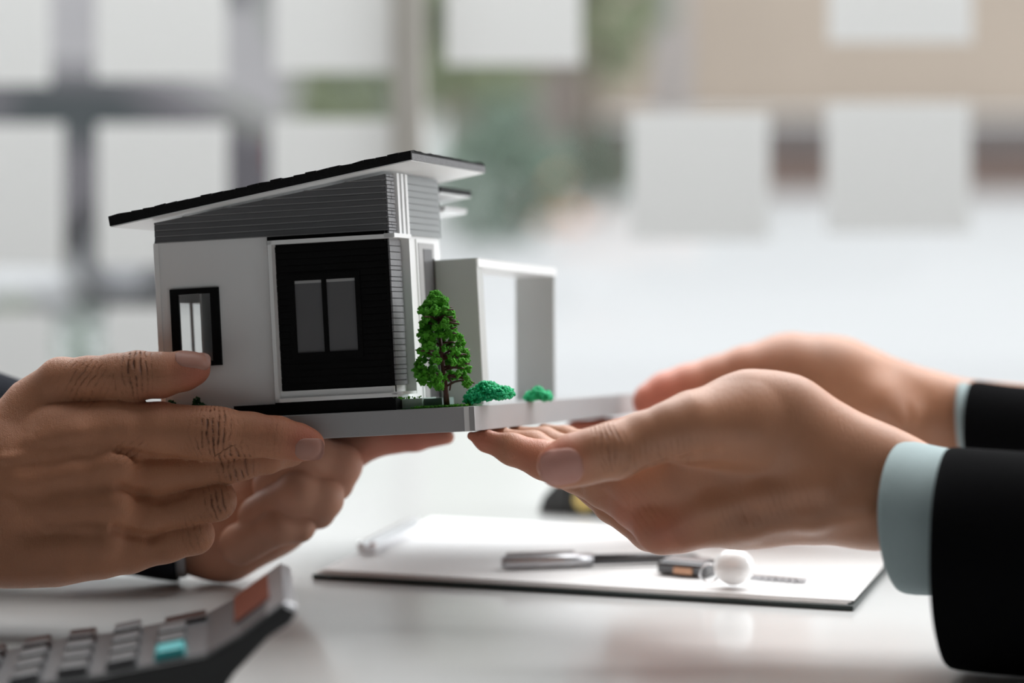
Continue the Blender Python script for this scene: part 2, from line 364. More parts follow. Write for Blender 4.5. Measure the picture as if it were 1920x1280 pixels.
# ------------------------------------------------------------------ table
tb = empty('table', (0, 1.15, 0))
MB().box((0, 1.05, TZ - .015), 3.0, 2.0, .03).build('tabletop', M['table'], tb, bevel=.003)
for sx in (-1.3, 1.3):
    for sy in (.2, 1.9): MB().box((sx, sy, .36), .06, .06, .72).build('leg', M['alu'], tb)
tag(tb, 'glossy white table under the hands, clipboard and calculator', 'table')

# ------------------------------------------------------------------ model house frame
R3 = math.radians(3.05); EP = math.radians(6)
Ac = np.array([math.cos(EP) * math.cos(R3), math.sin(R3), -math.sin(EP)])
Bc = np.array([1660 / FPX, .004, 1.0]); Bc /= np.linalg.norm(Bc)
Uc = np.array([-math.sin(R3), math.cos(R3), .022]); Uc /= np.linalg.norm(Uc)
rot = lambda v: v[0] * RV + v[1] * UV + v[2] * FV
HA, HB, HU = rot(Ac), rot(Bc), rot(Uc)
HO = P(889, 761, 1.2)
HM = np.linalg.inv(np.stack([HA, HB, HU], axis=1))
def H(a, b, c): return HO + a * HA + b * HB + c * HU
def toH(p): return HM @ (np.asarray(p) - HO)
def onA(px, py, b):                        # local (a, c) where the sight line meets the plane b
    r = HM @ ray(px, py); o = HM @ (CAM - HO); t = (b - o[1]) / r[1]; q = o + t * r; return q[0], q[2]
def onB(px, py, a):                        # local (b, c) on the plane a
    r = HM @ ray(px, py); o = HM @ (CAM - HO); t = (a - o[0]) / r[0]; q = o + t * r; return q[1], q[2]
house = empty('model_house', H(-.08, .07, 0))
tag(house, 'white and black architectural model house with slanted roof held by four hands', 'model house')
def hbox(a0, a1, b0, b1, c0, c1, mb=None):
    mb = mb or MB()
    q = [H(a0, b0, c0), H(a1, b0, c0), H(a1, b1, c0), H(a0, b1, c0)]
    return mb.hexa(q, [p + HU * (c1 - c0) for p in q])
def hprismA(pts, b0, b1, mb=None):         # (a,c) polygon extruded along B
    mb = mb or MB(); return mb.prism([H(a, b0, c) for a, c in pts], HB * (b1 - b0))
def pxA(pl, b): return [onA(x, y, b) for x, y in pl]

BH = .0124
bLen = onB(1194, 738, 0)[0]
aL = onA(262, 790, 0)[0]
hbox(aL, 0, 0, bLen, -BH, 0).build('base_board', M['mbase'], house, bevel=.0004)
hbox(onA(760, 760, .012)[0], onA(880, 760, .012)[0], .006, .030, -.0002, .0004).build('base_lawn', M['grass'], house)
# joint at the near corner of the base edging
hbox(-.0052, -.0028, -.0003, .001, -BH, -.0002).build('edge_joint', M['mtrim'], house)
# --- main volume
bW = .0055
aR = onA(727, 452, bW)[0]                  # right corner
aLw, _ = onA(289, 450, bW)
bBk = onB(821, 400, aR)[0]
cW0 = onA(640, 752, bW)[1]
cTopL = onA(292, 455, bW)[1]
cTop = onA(722, 433, bW)[1]
cMid = (cTopL + cTop) / 2
cGr = .001
TW = .0016
def wall_with_hole(name, a0, a1, c0, c1, h, b0, b1, m):
    ha0, ha1, hc0, hc1 = h; mb = MB()
    hbox(a0, ha0, b0, b1, c0, c1, mb); hbox(ha1, a1, b0, b1, c0, c1, mb); hbox(ha0, ha1, b0, b1, c0, hc0, mb); hbox(ha0, ha1, b0, b1, hc1, c1, mb)
    return mb.build(name, m, house)
wa0, wc1 = onA(334, 553, bW); wa1, wc0 = onA(402, 676, bW)
aFr = onA(508, 600, bW)[0]
wall_with_hole('front_wall', aLw, aFr, cGr, cMid + .001, (wa0, wa1, wc0, wc1), bW, bW + TW, M['mwhite'])
# rear wall; the left wall has a window so the light shows through
hbox(aLw, aR, bBk - TW, bBk, cGr, cMid).build('rear_wall', M['mwhite'], house)
lb0, lc1 = onB(337, 568, aLw + TW); lb1, lc0 = onB(387, 690, aLw + TW); lc0 = max(lc0, .006)
mb = MB(); hbox(aLw, aLw + TW, bW, lb0, cGr, cMid, mb); hbox(aLw, aLw + TW, lb1, bBk, cGr, cMid, mb); hbox(aLw, aLw + TW, lb0, lb1, lc1, cMid, mb); hbox(aLw, aLw + TW, lb0, lb1, cGr, lc0, mb)
mb.build('left_wall', M['mwhite'], house)
lbm = onB(357, 600, aLw)[0]; hbox(aLw + .0002, aLw + TW - .0002, lbm - .0006, lbm + .0006, lc0, lc1).build('side_window_bar', M['msoft'], house)
hbox(aLw - .0003, aLw + .0022, bW - .0006, bW, cGr, cMid).build('corner_trim', M['mtrim'], house)
hbox(aLw + TW, aR - TW, bW + TW, bBk - TW, cGr, cGr + .001).build('inner_floor', M['msoft'], house)
ia = onA(415, 600, .03)[0]
hbox(ia, ia + .001, bW + TW, bBk - TW, cGr, cMid).build('inner_partition', M['msoft'], house)
# left window frame
f0, t1 = onA(320, 543, bW); f1, t0 = onA(418, 684, bW)
wf = MB(); bb = bW - .0014
hbox(f0, wa0, bb, bW + .001, t0, t1, wf); hbox(wa1, f1, bb, bW + .001, t0, t1, wf); hbox(wa0, wa1, bb, bW + .001, t0, wc0, wf); hbox(wa0, wa1, bb, bW + .001, wc1, t1, wf)
wfo = wf.build('window_frame', M['mblack'], house)
hbox(wa0, wa1, bW + .0004, bW + .0007, wc0, wc1).build('pane', M['glass'], wfo)
# side wall (faces right)
hbox(aR - TW, aR, bW, bBk, cGr, cMid).build('side_wall', M['mtrim'], house)
# --- black cladding on the front
pA0 = onA(522, 600, bW)[0]
pc1 = onA(600, 458, bW)[1]; pc0 = onA(640, 727, bW)[1]
clad = hbox(aFr, aR, bW, bW + TW, cGr + .002, cMid).build('clad_wall', M['mblack'], house)
q0, s1 = onA(553, 527, bW); q1, s0 = onA(674, 656, bW)
nb = 22; hh = (pc1 - pc0) / nb
for i in range(nb):
    c0 = pc0 + i * hh; c1 = c0 + hh * .93
    spans = [(pA0, aR)] if (c1 < s0 or c0 > s1) else [(pA0, q0), (q1, aR)]
    for a0, a1 in spans:
        hbox(a0, a1, bW - .0007 - .0002 * random.random(), bW, c0, c1).build('board', M['mblack'], clad)
# double window in the cladding
o0, u1 = onA(541, 515, bW); o1, u0 = onA(684, 668, bW); qm = onA(612, 590, bW)[0]; mw = .0011
wf = MB(); b0_, b1_ = bW - .0016, bW - .0002
hbox(o0, q0, b0_, b1_, u0, u1, wf); hbox(q1, o1, b0_, b1_, u0, u1, wf); hbox(q0, q1, b0_, b1_, u0, s0, wf); hbox(q0, q1, b0_, b1_, s1, u1, wf); hbox(qm - mw, qm + mw, b0_, b1_, s0, s1, wf)
wfo = wf.build('window_frame', M['mblack'], house)
for a0, a1 in ((q0, qm - mw), (qm + mw, q1)):
    hbox(a0, a1, bW - .0006, bW - .0001, s0, s1 - .0014).build('pane', M['pane'], wfo)
    hbox(a0, a1, bW - .0006, bW - .0001, s1 - .0014, s1).build('blind_rail', M['msoft'], wfo)
# --- bricks on the side of the black corner
def brick_column(name, a, b0, b1, c0, c1, n, cols=1):
    back = hbox(a, a + .0003, b0, b1, c0, c1).build(name, M['mblack'], house)
    c = c0; hs = [random.choice((.7, .8, 1.0, 1.1, 1.25)) for _ in range(n)]; k = (c1 - c0) / sum(hs)
    for i, h in enumerate(hs):
        h *= k
        cuts = [b0, b1] if cols == 1 else [b0, b0 + (b1 - b0) * random.uniform(.35, .65), b1]
        for j in range(len(cuts) - 1):
            hbox(a + .0002, a + .0010 + .0002 * random.random(), cuts[j] + .0001, cuts[j + 1] - .0001, c + .0002, c + h - .0002).build('brick', M['mbrick'], back)
        c += h
bFin = onB(757, 600, aR)[0]
brick_column('brick_corner', aR, bW - .0008, bFin - .0012, pc0, pc1 + .0008, 24)
# --- white projecting frame around the black corner
pr = .0048; ft = .0020
oc1 = onA(508, 451, bW - pr)[1]; oc0 = onA(520, 755, bW - pr)[1]
oa0 = onA(512, 600, bW - pr)[0]; aF = aR + pr
hbox(oa0 - ft / 2, oa0 + ft / 2, bW - pr, bW, oc0, oc1).build('frame_post', M['mtrim'], house)
fr = MB(); hbox(oa0 - ft / 2, aF, bW - pr, bW, oc1 - ft, oc1, fr); hbox(aR, aF + .0006, bW - pr, bFin + .002, oc1 - ft * .9, oc1 + .0003, fr)
fr.build('frame_head', M['mtrim'], house)
fr = MB(); hbox(oa0 - ft / 2, aF - .002, bW - pr, bW, oc0, oc0 + ft, fr); hbox(aR, aF, bW - pr, bFin + .002, oc0 + .001, oc0 + ft + .0005, fr); hbox(oa0, aR, bW - .002, bW - .0002, oc0 + ft, pc0 - .0003, fr)
fr.build('frame_sill', M['mtrim'], house)
hbox(aR - .0005, aF + .0002, bFin - .0004, bFin + .0014, oc0 + .001, oc1).build('frame_fin', M['mtrim'], house)
# black plinth strip and the pale block beside it
hbox(onA(440, 765, .004)[0], onA(744, 760, .004)[0], .003, .012, .0002, oc0 - .0006).build('plinth', M['mblack'], house)
hbox(onA(746, 760, .012)[0], onA(793, 760, .012)[0], .011, .03, .0002, .0052).build('step', M['teal'], house)
hbox(onA(793, 760, .016)[0], onA(832, 760, .016)[0], .014, .03, .0002, .0048).build('step', M['tealdk'], house)
# --- upper wall with siding boards
cE = onA(722, 326, bW)[1]
polU = [(aLw + .0006, cMid), (aR, cMid), (aR, cE), (aLw + .0006, onA(290, 418, bW)[1])]
up = hprismA(polU, bW, bW + TW).build('upper_wall', M['mgrey'], house)
hbox(aR - TW, aR, bW, bBk, cMid, cE - .001).build('upper_side_wall', M['msoft'], house)
hbox(aLw, aR, bBk - TW, bBk, cMid, cMid + .004).build('upper_rear_wall', M['msoft'], house)
nbd = 9; bd = (cE - cMid) / nbd
aTL = polU[3][0]; cTLc = polU[3][1]; slope = (cE - cTLc) / (aR - aTL)
for i in range(nbd):
    c0 = cMid + i * bd; c1 = c0 + bd
    al0 = aTL if c0 <= cTLc else aTL + (c0 - cTLc) / slope
    al1 = aTL if c1 <= cTLc else aTL + (c1 - cTLc) / slope
    if al0 >= aR - .001: continue
    pts = [(al0, c0), (aR + .0002, c0), (aR + .0002, c1 - .0002), (min(al1, aR), c1 - .0002)]
    mb = MB(); lo = [H(a, bW - .0006, c) for a, c in pts[:2]] + [H(a, bW - .0004, c) for a, c in pts[2:]]; bk = [H(a, bW + .0001, c) for a, c in pts]
    if c0 < cTLc < c1:
        pts5 = [(aTL, c0), (aR + .0002, c0), (aR + .0002, c1 - .0002), (al1, c1 - .0002), (aTL, cTLc)]
        mb.prism([H(a, bW - .0006, c) for a, c in pts5], HB * .0007)
    else:
        mb.hexa(lo, bk)
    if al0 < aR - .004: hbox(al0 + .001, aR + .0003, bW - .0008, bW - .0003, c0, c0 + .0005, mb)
    o = mb.build('siding_board', M['mgrey'], up)
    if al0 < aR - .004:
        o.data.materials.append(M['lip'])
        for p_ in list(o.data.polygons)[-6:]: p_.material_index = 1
# upper corner bricks, three white battens, side siding
bBr = onB(737, 380, aR)[0]; bBt = onB(760, 380, aR)[0]
cU0 = oc1 + .0005
brick_column('upper_brick_corner', aR, bW - .0004, bBr, cU0, cE, 17, 2)
for i in range(3):
    b0 = bBr + (bBt - bBr) * (i + .1) / 3; b1 = bBr + (bBt - bBr) * (i + .62) / 3
    hbox(aR, aR + .0024, b0, b1, cU0, cE + .001).build('batten', M['mtrim'], house)
M['sideb'] = mat('mid_grey_side_siding', (.26, .275, .28), .45, var=.05, vscale=60)
sd = hbox(aR, aR + .0004, bBt, bBk, cU0, cE + .001).build('side_siding', M['sideb'], house)
for i in range(9):
    c0 = cU0 + (cE - cU0) * i / 9; c1 = cU0 + (cE - cU0) * (i + .9) / 9
    hbox(aR + .0003, aR + .0011, bBt + .0002, bBk, c0, c1).build('siding_board', M['sideb'], sd)
# door / glazing on the lower side wall behind the fin
b0, c1 = onB(781, 455, aR); b1, c0 = onB(811, 470, aR)
dr = hbox(aR, aR + .0006, b0 - .002, b1 + .0015, cGr, c1 + .002).build('side_door_frame', M['mtrim'], house)
hbox(aR + .0004, aR + .0009, b0, b1, cGr, c1).build('door_panel', M['msoft'], dr)
hbox(aR + .0006, aR + .0012, b0 + .006, b1 - .004, cGr + .004, c1 - .003).build('pane', M['pane'], dr)
b2 = onB(812, 550, aR)[0]; hbox(aR, aR + .0014, b2 - .0004, b2 + .0008, cGr, onB(812, 486, aR)[1]).build('downpipe', M['mblack'], house)
# --- roof
bF = bW - .012
r_ = pxA([(203, 408), (770, 284), (771, 301), (206, 426)], bF)
aRR = r_[1][0]; bRB = onB(908, 306, aRR)[0]
hprismA([(r_[0][0], r_[0][1]), (r_[1][0], r_[1][1]), (r_[2][0], r_[2][1] + .0006), (r_[3][0], r_[3][1] + .0006)], bF, bRB).build('roof_deck', M['mroof'], house)
hprismA([(r_[3][0] + .0004, r_[3][1] + .0006), (r_[2][0] - .0003, r_[2][1] + .0006), (r_[2][0] - .0003, r_[2][1]), (r_[3][0] + .0004, r_[3][1])], bF + .0004, bRB - .0004).build('soffit', M['mtrim'], house)
M['medge'] = mat('painted_sheen_roof_edge', (.13, .13, .135), .5, bump=1, bscale=1500, var=.3, vscale=400)  # grey paints the grazing reflection on the black roof's right edge
MB().prism([H(aRR, bF, r_[1][1] - .0008), H(aRR, bRB, r_[1][1] - .0008), H(aRR, bRB, r_[2][1] + .0004), H(aRR, bF, r_[2][1] + .0004)], HA * .0005).build('roof_edge_sheen', M['medge'], house)
# rough granular covering on the roof, in courses
rs = (r_[1][1] - r_[0][1]) / (r_[1][0] - r_[0][0])
ncs = 26
for i in range(ncs):
    a0 = r_[0][0] + (aRR - r_[0][0]) * i / ncs; a1 = r_[0][0] + (aRR - r_[0][0]) * (i + .94) / ncs
    if i == ncs - 1: a1 = aRR
    nseg = 24; vs = []; fs = []
    for j in range(nseg + 1):
        b = bF + (bRB - bF) * j / nseg
        for a in (a0, a1):
            c = r_[0][1] + rs * (a - r_[0][0]); vs.append(H(a, b, c - .0002)); vs.append(H(a, b, c + .0004 + .0007 * random.random()))
    for j in range(nseg):
        k = j * 4; fs += [(k + 1, k + 5, k + 7, k + 3), (k, k + 1, k + 3, k + 2) if j == 0 else (k + 2, k + 3, k + 7, k + 6), (k, k + 4, k + 5, k + 1), (k + 2, k + 3, k + 7, k + 6)]
    e = nseg * 4; fs.append((e, e + 2, e + 3, e + 1))
    mesh_obj('shingle_course', vs, fs, M['mroof'], house)
# --- second lower roofs at the back
def back_roof(px_l, px_r, ytop, ybot, b0, b1, edge, nm):
    pts = pxA([(px_l, ytop + 14), (px_r, ytop), (px_r, ybot), (px_l, ybot + 14)], b0)
    hprismA(pts, b0, b1).build(nm, edge, house)
    p2 = [(pts[3][0], pts[3][1]), (pts[2][0] - .0003, pts[2][1]), (pts[2][0] - .0003, pts[2][1] - .0006), (pts[3][0], pts[3][1] - .0006)]
    hprismA(p2, b0 + .0005, b1 - .0005).build('soffit', M['mtrim'], house)
back_roof(745, 826, 349, 360, .094, .140, M['mroof'], 'rear_roof_deck')
back_roof(745, 834, 386, 394, .105, .138, M['msoft'], 'rear_canopy')
hbox(aR - .05, onA(818, 420, .13)[0], bBk, .13, cGr, cMid + .012).build('rear_wing_wall', M['mtrim'], house)
# --- carport: two walls and a beam
aC = -.018
bN, _ = onB(899, 600, aC); bFw, _ = onB(1042, 600, aC)
cNt = onB(893, 484, aC)[1]; cFt = onB(1042, 503, aC)[1]
wN = onA(815, 600, bN)[0]
M['cgrey'] = mat('carport_wall_board', (.52, .54, .53), .45, var=.03, vscale=60)
def cwall(nm, a0, a1, b, t, c1, lean):
    mb = MB(); q = [H(a0 + lean, b, 0), H(a1 + lean, b, 0), H(a1 + lean, b + t, 0), H(a0 + lean, b + t, 0)]
    q2 = [H(a0, b, c1), H(a1, b, c1), H(a1, b + t, c1), H(a0, b + t, c1)]; mb.hexa(q, q2); return mb.build(nm, M['cgrey'], house, bevel=.0002)
cwall('carport_wall', wN, aC, bN, .009, cNt, 0)
aFl = onA(971, 600, bFw)[0]
cwall('carport_wall', aFl, aC + .0005, bFw, .002, cFt - .001, -.0036)
mb = MB()
for k in range(1):
    q = [H(wN, bN + .001, cNt - .0045), H(aC + .0004, bN + .001, cNt - .0045), H(aC + .001, bFw + .002, cFt - .0045), H(aFl, bFw + .002, cFt - .0045)]
    q2 = [H(wN, bN + .001, cNt + .0002), H(aC + .0004, bN + .001, cNt + .0002), H(aC + .001, bFw + .002, cFt), H(aFl, bFw + .002, cFt)]
    mb.hexa(q, q2)
mb.build('carport_beam', M['mtrim'], house)
# --- greenery on the base
def clump(name, px0, px1, py0, b, m, n, r, parent=house):
    a0, ct = onA(px0, py0, b); a1 = onA(px1, py0, b)[0]; mb = MB(); a_m = (a0 + a1) / 2; hw = (a1 - a0) / 2
    heads = [(random.uniform(-.75, .75), random.uniform(.35, .8)) for _ in range(9)] + [(-.1, .95), (-.75, .45), (.6, .6)]
    for _ in range(n):
        hx, hz = random.choice(heads); th = random.random() * 6.28; ph = math.acos(random.uniform(-.6, 1)); rr = .28
        x = hx * .8 + rr * math.sin(ph) * math.cos(th); z = hz * (1 - .45 * hx * hx) * .78 + rr * math.cos(ph) * .8; y = rr * math.sin(ph) * math.sin(th) + random.uniform(-.2, .2)
        mb.ico(H(a_m + x * hw, b + y * hw, max(.0006, z * ct * .95)), r * random.uniform(.6, 1.3), 1, .6)
    o = mb.build(name, m, parent); o['kind'] = 'stuff'; return o
clump('moss_bush', 863, 972, 714, .016, M['moss'], 1500, .0009)
clump('moss_bush', 980, 1040, 727, .085, M['moss'], 700, .0012)
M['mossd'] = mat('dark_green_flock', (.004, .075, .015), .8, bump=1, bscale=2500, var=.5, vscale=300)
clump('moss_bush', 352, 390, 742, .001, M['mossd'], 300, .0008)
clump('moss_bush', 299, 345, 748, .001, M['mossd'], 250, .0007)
mb = MB()
for _ in range(260):
    a = onA(random.uniform(775, 880), 760, .008)[0]; mb.ico(H(a, random.uniform(.003, .016), .0006), random.uniform(.0003, .0009), 1, .6)
for _ in range(30):
    mb.ico(H(onA(random.uniform(735, 790), 745, .004)[0], .004, onA(760, 745, .004)[1] * random.uniform(.9, 1.05)), random.uniform(.0002, .0006), 1, .6)
mb.build('grass_flock', M['foliage'], house)['kind'] = 'stuff'
# --- the tree
tB = .010
def tp(px, py, db=0.0):
    a, c = onA(px, py, tB + db); return H(a, tB + db, c)
trm = MB().tube([tp(838, 762), tp(836, 735), tp(833, 705), tp(829, 670), tp(825, 630), tp(821, 590), tp(818, 562)], [.0016, .0014, .0013, .0011, .0008, .0006, .0003], 10)
brs = []
ctr = lambda y: 838 + (818 - 838) * (762 - y) / 200.0
for k in range(34):
    y = random.uniform(585, 728); side = random.choice((-1, 1)); prof_w = np.interp(y, [550, 580, 640, 700, 725], [10, 34, 48, 60, 52])
    ex = ctr(y) + side * prof_w * random.uniform(.6, .95); ey = y + random.uniform(-22, 4); dz = random.uniform(-.012, .012)
    if ey > 712: ey = 712
    brs.append((ex, ey, dz)); trm.tube([tp(ctr(y), y), tp((ctr(y) + ex) / 2, (y + ey) / 2 - 3, dz * .5), tp(ex, ey, dz)], [.0006, .0005, .00035], 6)
trm.tube([tp(ctr(712) + 8, 704), tp(866, 708), tp(890, 718)], [.0009, .0007, .0005], 8)
trm.tube([tp(ctr(720) + 2, 700), tp(846, 715), tp(843, 732)], [.0006, .0006, .0004], 6)
tree = trm.build('tree', M['trunk'], house, smooth=True); tree['label'] = 'tiny conical green tree at the front corner of the model'
fm = MB()
def half_w(y): return np.interp(y, [549, 556, 570, 590, 620, 650, 680, 705, 722, 728], [3, 12, 27, 37, 40, 47, 57, 62, 52, 0])
ncl = 330; cl = []
while len(cl) < ncl:
    y = random.uniform(550, 726); w_ = half_w(y); x = random.uniform(-1, 1)
    if abs((x * w_ + ctr(y)) - 842) < 14 and y > 712: continue
    z = random.uniform(-1, 1)
    if x * x + z * z > 1: continue
    if x * x + z * z < .28 and random.random() < .6: continue
    cx = ctr(y) + x * w_ * .93 + (2 if y > 640 else 0)
    if any((abs(cx - hx) < 8 and abs(y - hy) < 10) for hx, hy in ((824, 645), (823, 690), (838, 640))): continue
    if abs(cx - ctr(y)) < 7 and z < .1 and 585 < y < 705 and random.random() < .75: continue
    cl.append((cx, y, z * w_ / 3778 * .95))
for cx, y, dz in cl:
    c0 = tp(cx, y, dz)
    for _ in range(16):
        v = rng.normal(size=3); v /= np.linalg.norm(v)
        fm.ico(c0 + v * .0017 * random.uniform(.3, 1.0), random.uniform(.00045, .0011), 1, .9)
fo = fm.build('foliage', M['foliage'], tree); fo['kind'] = 'stuff'

# ------------------------------------------------------------------ signed-distance bodies -> continuous meshes
def smin(a, b, k):
    if k <= 0: return np.minimum(a, b)
    h = np.maximum(k - np.abs(a - b), 0) / k
    return np.minimum(a, b) - h * h * k * .25
def pt_mm(px, py, z):
    d = 1200.0 + z; return np.array([(px - 960) / FPX * d, -(py - 640) / FPX * d, d], np.float32)
def chain(pts, sz=1.0):
    out = []
    for a, b in zip(pts[:-1], pts[1:]):
        out.append((pt_mm(*a[:3]), a[3] * (1200 + a[2]) / FPX, pt_mm(*b[:3]), b[3] * (1200 + b[2]) / FPX, sz))
    return out
def cone_d(Pn, pr):
    a, ra, b, rb, sz = pr; ba = b - a; X = Pn[..., 0] - a[0]; Y = Pn[..., 1] - a[1]; Z = Pn[..., 2] - a[2]
    t = np.clip((X * ba[0] + Y * ba[1] + Z * ba[2]) / float(ba @ ba + 1e-6), 0, 1)
    X = X - t * ba[0]; Y = Y - t * ba[1]; Z = (Z - t * ba[2]) / sz
    return np.sqrt(X * X + Y * Y + Z * Z) - (ra + (rb - ra) * t)
class Body:
    def __init__(s, palm, fingers, kp=10, kf=6, kk=1.2, kc=3, ridges=(), grooves=(), cut_x=None):
        s.palm = [q for c in palm for q in c]; s.fingers = fingers; s.kp, s.kf, s.kk, s.kc = kp, kf, kk, kc; s.ridges = ridges; s.grooves = grooves; s.cut_x = cut_x
    def sdf(s, Pn):
        d = None
        for q in s.palm:
            e = cone_d(Pn, q); d = e if d is None else smin(d, e, s.kp)
        for c, k in s.ridges:
            for q in c: d = smin(d, cone_d(Pn, q), k)
        res = d
        for f in s.fingers:
            c, kf = (f if isinstance(f, tuple) else (f, s.kf)); e = None
            for q in c:
                g_ = cone_d(Pn, q); e = g_ if e is None else smin(e, g_, s.kc)
            res = smin(res, smin(d, e, kf), s.kk)
        for c, k in s.grooves:
            for q in c: res = -smin(-res, cone_d(Pn, q), k)
        if s.cut_x is not None:
            sg, x = s.cut_x; res = np.maximum(res, sg * (Pn[..., 0] - x))
        return res
    def bounds(s):
        pts = []
        for q in s.palm + [q for f in s.fingers for q in (f[0] if isinstance(f, tuple) else f)]:
            for p, r in ((q[0], q[1]), (q[2], q[3])): pts += [p - r - 9, p + r + 9]
        pts = np.array(pts); lo, hi = pts.min(0), pts.max(0)
        if s.cut_x is not None:
            if s.cut_x[0] > 0: hi[0] = min(hi[0], s.cut_x[1] + 3)
            else: lo[0] = max(lo[0], s.cut_x[1] - 3)
        return lo, hi
    def mesh(s, h):
        lo, hi = s.bounds(); n = np.ceil((hi - lo) / h).astype(int) + 1
        ax = [(lo[i] + h * np.arange(n[i])).astype(np.float32) for i in range(3)]
        F = np.empty(tuple(n), np.float32)
        step = max(1, int(1.5e6 / (n[1] * n[2])))
        for i in range(0, n[0], step):
            G = np.stack(np.meshgrid(ax[0][i:i + step], ax[1], ax[2], indexing='ij'), -1); F[i:i + step] = s.sdf(G)
        S = F < 0
        c = [S[i:n[0] - 1 + i, j:n[1] - 1 + j, k:n[2] - 1 + k] for i in (0, 1) for j in (0, 1) for k in (0, 1)]
        cnt = sum(x.astype(np.int8) for x in c); act = (cnt > 0) & (cnt < 8)
        I = np.argwhere(act); ids = -np.ones(act.shape, np.int64); ids[act] = np.arange(len(I))
        acc = np.zeros((len(I), 3)); num = np.zeros(len(I))
        cor = [(i, j, k) for i in (0, 1) for j in (0, 1) for k in (0, 1)]
        val = [F[I[:, 0] + a, I[:, 1] + b, I[:, 2] + c_] for a, b, c_ in cor]
        for u in range(8):
            for v in range(u + 1, 8):
                du = np.array(cor[v]) - np.array(cor[u])
                if np.abs(du).sum() != 1: continue
                m = (val[u] < 0) != (val[v] < 0); t = np.where(m, val[u] / np.where(m, val[u] - val[v], 1), 0)
                acc += np.where(m[:, None], np.array(cor[u]) + t[:, None] * du, 0); num += m
        V = (I + acc / num[:, None]) * h + lo
        faces = []
        for axis in range(3):
            o = [1, 1, 1]; o[axis] = 0
            sl0 = tuple(slice(o[i], n[i] - 1) for i in range(3)); sl1 = tuple(slice(o[i] + (i == axis), n[i] - 1 + (i == axis)) for i in range(3))
            A = S[sl0]; B = S[sl1]; E = np.argwhere(A != B); 
            if not len(E): continue
            fl = A[E[:, 0], E[:, 1], E[:, 2]]; E = E + np.array(o)
            a1, a2 = (axis + 1) % 3, (axis + 2) % 3; e1 = np.zeros(3, int); e1[a1] = 1; e2 = np.zeros(3, int); e2[a2] = 1
            Q = [E - e1 - e2, E - e2, E, E - e1]; q = np.stack([ids[x[:, 0], x[:, 1], x[:, 2]] for x in Q], 1)
            q = np.where(fl[:, None], q, q[:, ::-1]); faces.append(q)
        Fc = np.concatenate(faces); Fc = Fc[(Fc >= 0).all(1)]
        V = V.astype(np.float32)
        for _ in range(2):
            N_ = s.normal(V, .25); V = V - np.clip(s.sdf(V), -h, h)[:, None] * N_ * .9
        return V, Fc
    def normal(s, V, e=.3):
        G = np.stack([s.sdf(V + np.eye(3, dtype=np.float32)[i] * e) - s.sdf(V - np.eye(3, dtype=np.float32)[i] * e) for i in range(3)], 1)
        return G / (np.linalg.norm(G, axis=1, keepdims=True) + 1e-9)
def surf_z(body, px, py):
    z = -190.0; 
    for _ in range(60):
        d = float(body.sdf(pt_mm(px, py, z)[None])[0])
        if d < .05: break
        z += max(d * .8, .05)
        if z > 200: break
    return z
def on_surf(body, pts, r, prot):
    out = []
    for x, y in pts:
        z = surf_z(body, x, y); out.append((x, y, z + r * 1.2 * 1000 / FPX - prot, r))
    return chain(out)
def crease_attr(V, N_, spec, reds):
    """spec: (px,py,z, angle_deg, su, sv, bow); angle = finger direction in the picture plane"""
    U = np.zeros(len(V)); Mk = np.zeros(len(V)); Rd = np.zeros(len(V))
    for px, py, z, ang, su, sv, bow, amp in spec:
        c = pt_mm(px, py, z); a = math.radians(ang); dx, dy = math.cos(a), math.sin(a)
        X = V[:, 0] - c[0]; Y = V[:, 1] - c[1]; u = X * dx + Y * dy; v = -X * dy + Y * dx
        m = amp * np.exp(-(u / su) ** 2 - (v / sv) ** 4) * np.exp(-((V[:, 2] - c[2]) / 22.0) ** 4)
        uw = u * (1 + bow * (v / sv) ** 2); sel = m > Mk; U[sel] = uw[sel]; Mk[sel] = m[sel]
    for px, py, z, r, amp in reds:
        c = pt_mm(px, py, z); q = np.linalg.norm(V - c, axis=1); Rd = np.maximum(Rd, amp * np.exp(-(q / r) ** 2))
    return np.stack([U, Mk, Rd], 1)
def make_hand(body, name, m, parent, h, spec=(), reds=()):
    V, Fc = body.mesh(h); N_ = body.normal(V); A = crease_attr(V, N_, spec, reds)
    W = C2W(V.astype(float) / 1000.0)
    me = bpy.data.meshes.new(name); base = wloc(parent); org = W.mean(0)
    me.vertices.add(len(W)); me.vertices.foreach_set('co', (W - org).ravel())
    me.loops.add(len(Fc) * 4); me.polygons.add(len(Fc)); me.loops.foreach_set('vertex_index', Fc[:, ::1].ravel().astype(np.int32))
    me.polygons.foreach_set('loop_start', np.arange(0, len(Fc) * 4, 4, dtype=np.int32)); me.polygons.foreach_set('loop_total', np.full(len(Fc), 4, dtype=np.int32))
    me.update(calc_edges=True); me.validate()
    me.polygons.foreach_set('use_smooth', np.ones(len(me.polygons), bool))
    at_ = me.attributes.new('crease', 'FLOAT_VECTOR', 'POINT'); at_.data.foreach_set('vector', A.ravel().astype(np.float32))
    me.materials.append(m); me.update()
    # outward normals
    bm = bmesh.new(); bm.from_mesh(me); bmesh.ops.recalc_face_normals(bm, faces=bm.faces); bm.to_mesh(me); bm.free()
    o = bpy.data.objects.new(name, me); COL.objects.link(o); o.parent = parent; o.location = tuple(org - base)
    return o
